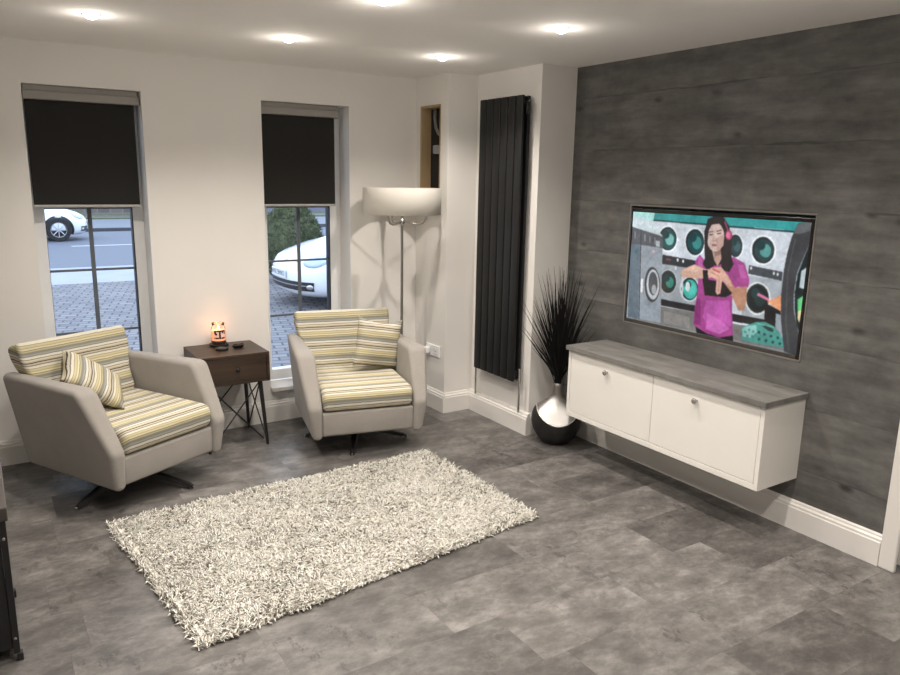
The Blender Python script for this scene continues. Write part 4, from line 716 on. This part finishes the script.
def tv_picture():
    nx, ny = 520, 300
    X, Y = np.meshgrid(np.linspace(0, 1, nx), np.linspace(0, 1, ny))
    img = np.zeros((ny, nx, 3)) + np.array([130, 136, 140.])
    for r, g, b, pts in TV_SHAPES:
        px = np.array(pts[0::2]); py = np.array(pts[1::2]); ins = np.zeros(X.shape, bool)
        j = len(px) - 1
        for i in range(len(px)):
            c = (py[i] > Y) != (py[j] > Y)
            xi = (px[j] - px[i]) * (Y - py[i]) / (py[j] - py[i] + 1e-12) + px[i]
            ins ^= c & (X < xi); j = i
        img[ins] = (r, g, b)
    for _ in range(5):                      # the moving picture is a little soft
        p = np.pad(img, ((1, 1), (1, 1), (0, 0)), mode='edge')
        img = (p[1:-1, 1:-1] * 4 + p[:-2, 1:-1] + p[2:, 1:-1] + p[1:-1, :-2] + p[1:-1, 2:]) / 8
    rg_ = np.random.default_rng(5)
    def cloud(k, a):
        g = rg_.normal(0, 1, (ny // k + 2, nx // k + 2)); yy = np.arange(ny) / k; xx = np.arange(nx) / k
        y0 = yy.astype(int); x0 = xx.astype(int); fy = (yy - y0)[:, None]; fx = (xx - x0)[None]
        return a * ((g[y0][:, x0] * (1 - fx) + g[y0][:, x0 + 1] * fx) * (1 - fy) + (g[y0 + 1][:, x0] * (1 - fx) + g[y0 + 1][:, x0 + 1] * fx) * fy)
    img = np.clip(img * (1 + cloud(26, .05) + cloud(9, .03) + cloud(4, .03))[..., None], 0, 255)
    img = img * .88 + img.mean(2, keepdims=True) * .12
    c = img / 255.0
    c = np.where(c <= .04045, c / 12.92, ((c + .055) / 1.055) ** 2.4)
    xs = np.full(X.shape, sx_); V = np.stack([xs, (SY0 + (SY1 - SY0) * X) - tyc, (SZ0 + (SZ1 - SZ0) * Y) - bz], -1).reshape(-1, 3)
    idx = np.arange(nx * ny).reshape(ny, nx)
    F = np.stack([idx[:-1, :-1], idx[1:, :-1], idx[1:, 1:], idx[:-1, 1:]], -1).reshape(-1, 4)
    me = bpy.data.meshes.new('screen'); me.vertices.add(len(V)); me.vertices.foreach_set('co', V.ravel())
    me.loops.add(F.size); me.loops.foreach_set('vertex_index', F.ravel().astype(np.int32))
    me.polygons.add(len(F)); me.polygons.foreach_set('loop_start', (np.arange(len(F)) * 4).astype(np.int32)); me.update(); me.validate()
    a = me.color_attributes.new('picture', 'FLOAT_COLOR', 'POINT')
    a.data.foreach_set('color', np.concatenate([c.reshape(-1, 3), np.ones((nx * ny, 1))], 1).astype(np.float32).ravel())
    t = NT('lit television screen'); n = t.node('ShaderNodeAttribute', attribute_name='picture')
    t.base((.008, .008, .009, 1)); t.link(n.outputs['Color'], t.b.inputs['Emission Color']); t.b.inputs['Emission Strength'].default_value = TV_GAIN
    t.set(.12, spec=.4); me.materials.append(t.m)
    o = bpy.data.objects.new('screen', me); COL.objects.link(o); o.parent = tv
    o['label'] = 'lit screen showing a woman in a pink shirt before rows of dryers'
TV_GAIN = 0.84
tv_picture()

# ------------------------------------------------------------------ vase and dried grass
VX, VY = .318, -1.322
va = thing('floor_vase', 'round black and silver floor vase between the pier and the cabinet', 'vase', (VX, VY, 0))
phc = math.atan2(CAM[1] - VY, CAM[0] - VX) + .1
def black_r(z):
    pts = [(0, .082), (.012, .094), (.05, .130), (.10, .156), (.15, .166), (.19, .163), (.225, .150), (.26, .128), (.285, .107)]
    for (z0, r0_), (z1, r1_) in zip(pts, pts[1:]):
        if z <= z1: return r0_ + (r1_ - r0_) * (z - z0) / (z1 - z0)
    return pts[-1][1]
def rimh(phi): return (.203 - .048 * math.cos(2 * (phi - phc)))
NS = 72; bm = bmesh.new(); rings = []; NL = 16
for k in range(NL + 1):
    ring = []
    for i in range(NS):
        ph = 2 * PI * i / NS; z = .0006 + (rimh(ph) - .0006) * (k / NL); r = black_r(z); ring.append(bm.verts.new((r * math.cos(ph), r * math.sin(ph), z)))
    rings.append(ring)
for a, b in zip(rings, rings[1:]):
    for i in range(NS): bm.faces.new((a[i], a[(i + 1) % NS], b[(i + 1) % NS], b[i]))
bm.faces.new(rings[0][::-1])
tb = NT('rough black ceramic'); f_ = tb.noise(tb.mapping(tb.coords(), (30, 30, 8)), 1.0, 5); tb.base(tb.ramp(f_, [(.3, (.006, .006, .006, 1)), (.75, (.024, .023, .022, 1))])); tb.bump(f_, .35, .004); tb.set(.5)
obj('body', bm, tb.m, va, smooth=True, angle=60)
bm = bmesh.new()
pts = [((black_r(rimh(p)) + .001) * math.cos(p), (black_r(rimh(p)) + .001) * math.sin(p), rimh(p)) for p in [2 * PI * i / NS for i in range(NS + 1)]]
obj('rim', tube(pts, .0038, 8, caps=False), plain('silver rim', (.75, .73, .70, 1), .3, metal=.7), va, smooth=True)
bm = bmesh.new(); rings = []
for k in range(19):
    ring = []
    for i in range(NS):
        ph = 2 * PI * i / NS; zr = rimh(ph); R_ = black_r(zr) - .001
        if k <= 12: s = k / 12; r = .0335 + (R_ - .0335) * (1 - s) ** 1.75; z = zr + (.335 - zr) * s ** .9
        else: r, z = ((.0312, .36), (.0308, .38), (.0315, .402), (.0292, .4035), (.027, .398), (.028, .34))[k - 13]
        ring.append(bm.verts.new((r * math.cos(ph), r * math.sin(ph), z)))
    rings.append(ring)
for a, b in zip(rings, rings[1:]):
    for i in range(NS): bm.faces.new((a[i], a[(i + 1) % NS], b[(i + 1) % NS], b[i]))
obj('neck', bm, plain('satin silver glaze', (.36, .35, .34, 1), .42, metal=1.0, var=.05, scale=8), va, smooth=True)
rg_ = random.Random(7)
bm = bmesh.new()
for i in range(330):
    a = rg_.uniform(0, 2 * PI); sp = min(.27, abs(rg_.gauss(0, .125)) + .015); top = rg_.uniform(.80, 1.20) if i < 190 else rg_.uniform(.62, .92)
    if i < 190: top -= sp * .45
    r0_ = rg_.uniform(0, .020); a0 = rg_.uniform(0, 2 * PI)
    tx, ty = sp * math.cos(a), sp * math.sin(a)
    tx = min(tx, XW - VX - .015); ty = max(-.155, min(ty, YD - VY - .015))
    pts = []
    for k in range(7):
        s = k / 6; bnd = s ** 1.25
        x = r0_ * math.cos(a0) * (1 - s) + tx * bnd; y = r0_ * math.sin(a0) * (1 - s) + ty * bnd; z = .392 + (top - .392) * s
        if k: x += rg_.uniform(-.004, .004); y += rg_.uniform(-.004, .004)
        if z < .76: y = max(y, -.150)                 # clear of the cabinet end beside it
        pts.append((x, y, z))
    w = rg_.uniform(.0024, .0042)
    add(bm, tube(pts, [w * f for f in (1, 1, 1, .9, .7, .45, .15)], 4, caps=False))
gr = obj('dried_grass', bm, plain('black dyed grass', (.008, .0075, .0075, 1), .6, spec=.25), None); gr.location = (VX, VY, 0)
tag(gr, 'spray of black dried grass standing in the black and silver vase', 'dried grass')

# ------------------------------------------------------------------ black unit at the left edge
bk = thing('console_table', 'black console with a thick grey-brown top, cut by the left edge of the photo', 'console', (-3.1, -1.85, 0))
obj('top', box(-.30, .291, -.256, .26, .535, .585, .004), M_driftwood, bk)
obj('side_panel', box(.262, .283, -.246, .25, .03, .5345, .002), M_black, bk); obj('side_panel', box(-.283, -.262, -.246, .25, .03, .5345, .002), M_black, bk)
obj('front_panel', box(-.2615, .2615, -.24, -.222, .05, .534, .002), M_black, bk); obj('shelf', box(-.2615, .2615, -.2215, .25, .06, .08), M_black, bk)
for sx in (-.272, .285):
    for sy in (-.235, .23): obj('foot', box(sx - .014, sx + .006, sy - .014, sy + .014, .0005, .0295, .002), M_black, bk)
for z in (.09, .47): obj('bolt', lathe([(.006, 0), (.005, .003), (.001, .004)], 12), M_chrome, bk).matrix_local = Matrix.Translation((.272, -.246, z)) @ Matrix.Rotation(PI / 2, 4, 'X')

# ------------------------------------------------------------------ outside
G = -.15
def ground(name, x0, x1, y0, y1, z0, z1, mat): return struct(name, box(x0, x1, y0, y1, z0, z1), mat)
t = NT('grey block paving'); pos = t.mapping(t.world(), (1, 1, 1), rot=(0, 0, .25)); b = t.node('ShaderNodeTexBrick'); t.link(pos, b.inputs['Vector'])
b.inputs['Scale'].default_value = 1.0; b.inputs['Brick Width'].default_value = .21; b.inputs['Row Height'].default_value = .14; b.inputs['Mortar Size'].default_value = .012
b.inputs['Color1'].default_value = rgb(139, 136, 137); b.inputs['Color2'].default_value = rgb(109, 107, 111); b.inputs['Mortar'].default_value = rgb(55, 53, 56)
n_ = t.noise(t.world(), 5, 5, .7); t.base(t.mix(t.math('MULTIPLY', n_, .5), b.outputs['Color'], rgb(66, 66, 72))); t.set(.7)
ground('driveway', -14, 16, .3, 9.0, G - .1, G, t.m)
M_pave = plain('pale concrete pavement', rgb(153, 156, 164), .8, scale=2)
ground('pavement', -18, 20, 9.0, 11.4, G - .1, G + .001, M_pave)
M_road = plain('grey tarmac', rgb(98, 103, 114), .8, scale=40, var=.1)
ground('road', -30, 30, 11.4, 21.6, G - .1, G - .02, M_road)
tag(obj('road_line', box(-.70, 9, 16.35, 16.5, G - .0195, G - .014), plain('white road paint', rgb(178, 181, 186), .7)), 'white centre line painted along the road outside the left window', 'road marking')
ground('kerb', -30, 30, 21.6, 21.9, G - .1, G + .08, plain('dark kerb stone', rgb(67, 69, 75), .8))
ground('far_pavement', -30, 30, 21.9, 27.0, G - .1, G + .07, plain('grey far pavement', rgb(109, 114, 122), .8))
tg = NT('rough verge grass'); f_ = tg.noise(tg.world(), 6, 5, .7); tg.base(tg.ramp(f_, [(.3, rgb(72, 76, 61)), (.7, rgb(108, 112, 90))])); tg.bump(f_, .6, .05)
ground('verge', -30, 30, 27.0, 30.0, G - .1, G + .12, tg.set(.9))
ts = NT('rubble stone wall'); b = ts.node('ShaderNodeTexBrick'); cc = ts.node('ShaderNodeSeparateXYZ'); ts.link(ts.world(), cc.inputs[0]); cm = ts.node('ShaderNodeCombineXYZ'); ts.link(cc.outputs['X'], cm.inputs[0]); ts.link(cc.outputs['Z'], cm.inputs[1]); ts.link(cm.outputs[0], b.inputs['Vector'])
b.inputs['Scale'].default_value = 1; b.inputs['Brick Width'].default_value = .5; b.inputs['Row Height'].default_value = .22; b.inputs['Mortar Size'].default_value = .03
b.inputs['Color1'].default_value = rgb(111, 103, 97); b.inputs['Color2'].default_value = rgb(87, 83, 80); b.inputs['Mortar'].default_value = rgb(123, 117, 111); ts.base(b.outputs['Color']); ts.set(.9)
tag(obj('stone_wall', box(-12, 5.6, 30.0, 30.4, G + .12, 2.1), ts.m), 'rubble stone boundary wall beyond the grass verge across the road', 'wall')
tag(obj('garden_wall', box(5.7, 22, 29.7, 30.1, G + .12, .62), plain('grey rendered wall', rgb(117, 117, 128), .9)), 'low grey wall across the road seen beside the round evergreen shrub', 'wall')

# cars
M_paint = plain('white car paint', (.80, .82, .84, 1), .18, var=.005); M_paint.node_tree.nodes['Principled BSDF'].inputs['Coat Weight'].default_value = .6
M_tyre = plain('tyre rubber', (.012, .012, .013, 1), .75); M_alloy = plain('silver alloy', (.55, .55, .57, 1), .3, metal=.8); M_cglass = plain('dark car glass', (.02, .024, .028, 1), .05)
M_lens = plain('headlamp lens', (.42, .50, .62, 1), .08); M_grille = plain('black grille', (.01, .01, .012, 1), .4)
BODY = [(.17, .14, .55, .76, 4.05), (.22, .06, .58, .82, 4.15), (.30, .01, .60, .87, 4.22), (.45, .0, .62, .90, 4.25), (.58, .02, .62, .905, 4.25), (.68, .10, .62, .89, 4.22), (.77, .26, .62, .85, 4.12), (.86, .52, .60, .80, 4.0), (.92, .80, .55, .75, 3.88), (.97, 1.08, .45, .70, 3.75)]
CAB = [(.97, 1.10, .45, .69, 3.73), (1.0, 1.14, .44, .685, 3.70), (1.2, 1.46, .42, .62, 3.35), (1.36, 1.80, .40, .54, 2.95), (1.44, 2.05, .35, .43, 2.65), (1.485, 2.3, .22, .22, 2.42)]
def plan(z, tbl):
    for a, b in zip(tbl, tbl[1:]):
        if z <= b[0]:
            f = max(0, (z - a[0]) / (b[0] - a[0])); return [a[i] + (b[i] - a[i]) * f for i in range(1, 5)]
    return tbl[-1][1:]
def bow(phi): return 1 - max(0, 1 - abs(math.sin(phi)) ** 2.5) ** .4
def nose(z, phi, off=0):
    x0_, d, w, xt = plan(z, BODY); e_ = 1e-3; n = Vector((-(w * (math.sin(phi + e_) - math.sin(phi - e_))), d * (bow(phi + e_) - bow(phi - e_)), 0)).normalized()
    return Vector((x0_ + d * bow(phi), w * math.sin(phi), z)) + n * off
def ring(z, tbl, n=15):
    x0_, d, w, xt = plan(z, tbl); P = []
    for i in range(n): ph = -PI / 2 + PI * i / (n - 1); P.append((x0_ + d * bow(ph), w * math.sin(ph), z))
    for s in (.25, .5, .75): P.append((x0_ + d + (xt - d - x0_ - d) * s, w, z))
    for i in range(n): ph = PI / 2 - PI * i / (n - 1); P.append((xt - d * (1 - math.cos(ph) if abs(math.cos(ph)) > 1e-6 else 1), w * math.sin(ph), z))
    for s in (.75, .5, .25): P.append((x0_ + d + (xt - d - x0_ - d) * s, -w, z))
    return P
def loft(zs, tbl, capb=True, capt=True):
    bm = bmesh.new(); R = [[bm.verts.new(p) for p in ring(z, tbl)] for z in zs]; n = len(R[0])
    for a, b in zip(R, R[1:]):
        for k in range(n): bm.faces.new((a[k], a[(k + 1) % n], b[(k + 1) % n], b[k]))
    if capb: bm.faces.new(R[0][::-1])
    if capt: bm.faces.new(R[-1])
    return bm
def strip(z0, z1, p0, p1, off, n=20):
    bm = bmesh.new(); R = [[bm.verts.new(nose(z0 + (z1 - z0) * j / 3, p0 + (p1 - p0) * i / n, off)) for i in range(n + 1)] for j in range(4)]
    for j in range(3):
        for i in range(n): bm.faces.new((R[j][i], R[j][i + 1], R[j + 1][i + 1], R[j + 1][i]))
    return bm
def patch(z, phi, hz, hp, off, n=28):
    bm = bmesh.new(); c0 = bm.verts.new(nose(z, phi, off + .006)); R = []
    for f in (.5, 1.0, 1.06): R.append([bm.verts.new(nose(z + hz * f * math.sin(2 * PI * k / n), phi + hp * f * math.cos(2 * PI * k / n), off + (.004 if f == .5 else 0) - (.02 if f > 1 else 0))) for k in range(n)])
    for k in range(n): bm.faces.new((c0, R[0][k], R[0][(k + 1) % n]))
    for a, b in zip(R, R[1:]):
        for k in range(n): bm.faces.new((a[k], a[(k + 1) % n], b[(k + 1) % n], b[k]))
    return bm
def car(loc, rz, label, plate):
    c = thing('car', label, 'car', loc, rz, 'white cars outside the windows')
    zs = [.17, .22, .30, .38, .45, .52, .58, .63, .68, .725, .77, .815, .86, .92, .97]
    obj('body', loft(zs, BODY), M_paint, c, smooth=True, angle=60)
    obj('window_glass', loft([.972, 1.0, 1.1, 1.2, 1.28, 1.36], CAB), M_cglass, c, smooth=True, angle=60)
    obj('roof', loft([1.361, 1.40, 1.44, 1.465, 1.485], CAB), M_paint, c, smooth=True, angle=60)
    for x in (.80, 3.34):
        for sy in (-1, 1):
            w = obj('wheel', xform(lathe([(.19, -.10), (.30, -.10), (.318, -.07), (.318, .07), (.30, .10), (.19, .10), (.17, .06), (.001, .06)], 36), Matrix.Translation((x, sy * .805, .318 + .0005)) @ Matrix.Rotation(-sy * PI / 2, 4, 'X')), M_tyre, c, smooth=True, angle=40)
            rb = lathe([(.205, .095), (.20, .105), (.188, .095)], 36, cap_bottom=False); add(rb, lathe([(.045, .085), (.04, .10), (.001, .102)], 20, cap_bottom=False))
            for k in range(8):
                a = 2 * PI * k / 8; add(rb, tube([(.03 * math.cos(a), .03 * math.sin(a), .09), (.195 * math.cos(a), .195 * math.sin(a), .092)], .016, 6, r1=.012))
            obj('rim', xform(rb, Matrix.Translation((x, sy * .805, .3185)) @ Matrix.Rotation(-sy * PI / 2, 4, 'X')), M_alloy, w, smooth=True, angle=40)
            bm = bmesh.new(); arc = [(x + .385 * math.cos(a), sy * .897, .3185 + .385 * math.sin(a)) for a in [PI * (-.12 + 1.24 * k / 24) for k in range(25)]]
            inn = [(x + .30 * math.cos(a), sy * .897, .3185 + .30 * math.sin(a)) for a in [PI * (-.12 + 1.24 * k / 24) for k in range(25)]]
            va_ = [bm.verts.new(p) for p in arc]; vb_ = [bm.verts.new(p) for p in inn]
            for k in range(24): bm.faces.new((va_[k], va_[k + 1], vb_[k + 1], vb_[k]))
            for v in bm.verts: v.co.y = sy * (plan(max(.18, v.co.z), BODY)[2] + .003)
            obj('wheel_arch', bm, M_grille, c)
    g = obj('grille', strip(.265, .395, -1.02, 1.02, .006), M_grille, c); obj('grille_bar', strip(.335, .347, -1.0, 1.0, .012), M_alloy, g)
    for s in (-1, 1):
        obj('fog_lamp', patch(.325, s * .93, .034, .075, .013), M_alloy, c, smooth=True)
        obj('headlight', patch(.685, s * .90, .085, .27, .006), M_lens, c, smooth=True)
    obj('bonnet_line', strip(.66, .668, -.55, .55, .002), plain('panel gap', (.25, .26, .27, 1), .5), c)
    pt = obj('number_plate', box(-.022, -.004, -.26, .26, .42, .535, .003), plain('white plate', (.72, .74, .76, 1), .4), c)
    for word, dy in zip(plate.split(), (.115, -.125)): text_mesh('plate_text', word, .105, M_grille, pt, Matrix(((0, 0, -1, -.0225), (-1, 0, 0, dy), (0, 1, 0, .478), (0, 0, 0, 1))))
    return c
car((.90, 5.50, G), 0, 'white rounded car parked on the paving outside the window by the floor lamp', 'WK15 HNO')
car((-.02, 18.9, G - .02), PI, 'white car out on the road, its nose in the left window', 'WK15 HNO')

# evergreen
def shrub(name, label, loc, rx, rz_, seed, n=9000):
    rg = np.random.default_rng(seed); o = thing(name, label, 'shrub', loc)
    bm = bmesh.new(); bmesh.ops.create_icosphere(bm, subdivisions=4, radius=1)
    for v in bm.verts:
        d = v.co.normalized(); k = .90 + .05 * math.sin(7 * d.x + 3 * d.z) + .05 * math.sin(9 * d.y + 5 * d.x)
        k2 = k * (1 - .30 * max(0, d.z)); v.co = Vector((d.x * rx * k2, d.y * rx * k2, max(0.001, rz_ * .46 + d.z * rz_ * .5 * k)))
    tl = NT('dark evergreen foliage'); f = tl.noise(tl.coords(), 9, 5, .7); tl.base(tl.ramp(f, [(.3, rgb(50, 58, 40)), (.7, rgb(104, 112, 76))])); tl.set(.8)
    obj('crown', bm, tl.m, o, smooth=True)
    d = rg.normal(size=(n, 3)); d /= np.linalg.norm(d, axis=1)[:, None]; k = .90 + .05 * np.sin(7 * d[:, 0] + 3 * d[:, 2]) + .05 * np.sin(9 * d[:, 1] + 5 * d[:, 0]) + rg.uniform(0, .06, n)
    k2 = k * (1 - .30 * np.maximum(0, d[:, 2])); P = np.stack([d[:, 0] * rx * k2, d[:, 1] * rx * k2, np.maximum(.02, rz_ * .46 + d[:, 2] * rz_ * .5 * k)], 1)
    a = rg.normal(size=(n, 3)); a = a - (a * d).sum(1)[:, None] * d * .4; a /= np.linalg.norm(a, axis=1)[:, None]; b = np.cross(a, rg.normal(size=(n, 3))); b /= np.linalg.norm(b, axis=1)[:, None]
    V = np.stack([P - b * .012, P + b * .012, P + a * .055 + d * .02], 1).reshape(-1, 3)
    me = bpy.data.meshes.new('foliage'); me.from_pydata(V.tolist(), [], [(3 * i, 3 * i + 1, 3 * i + 2) for i in range(n)]); me.materials.append(tl.m)
    q = bpy.data.objects.new('foliage', me); COL.objects.link(q); q.parent = o; q['kind'] = 'stuff'
shrub('evergreen_shrub', 'dark rounded evergreen shrub behind the parked white car', (2.02, 8.0, G), .60, 1.52, 3)

# ------------------------------------------------------------------ daylight and colour management
w = bpy.data.worlds.new('overcast sky'); SC.world = w; w.use_nodes = True
nt = w.node_tree; bg = nt.nodes['Background']; tc = nt.nodes.new('ShaderNodeTexCoord'); nz = nt.nodes.new('ShaderNodeTexNoise'); rp = nt.nodes.new('ShaderNodeValToRGB')
nt.links.new(tc.outputs['Generated'], nz.inputs['Vector']); nz.inputs['Scale'].default_value = 2.0; nt.links.new(nz.outputs['Fac'], rp.inputs['Fac'])
rp.color_ramp.elements[0].position = .3; rp.color_ramp.elements[0].color = (.58, .72, .98, 1); rp.color_ramp.elements[1].position = .7; rp.color_ramp.elements[1].color = (.74, .85, 1.0, 1)
nt.links.new(rp.outputs['Color'], bg.inputs['Color']); bg.inputs['Strength'].default_value = 2.5

SC.view_settings.view_transform = 'Standard'; SC.view_settings.look = 'None'
SC.view_settings.exposure = 0.30; SC.view_settings.gamma = 1.0; SC.view_settings.use_curve_mapping = False
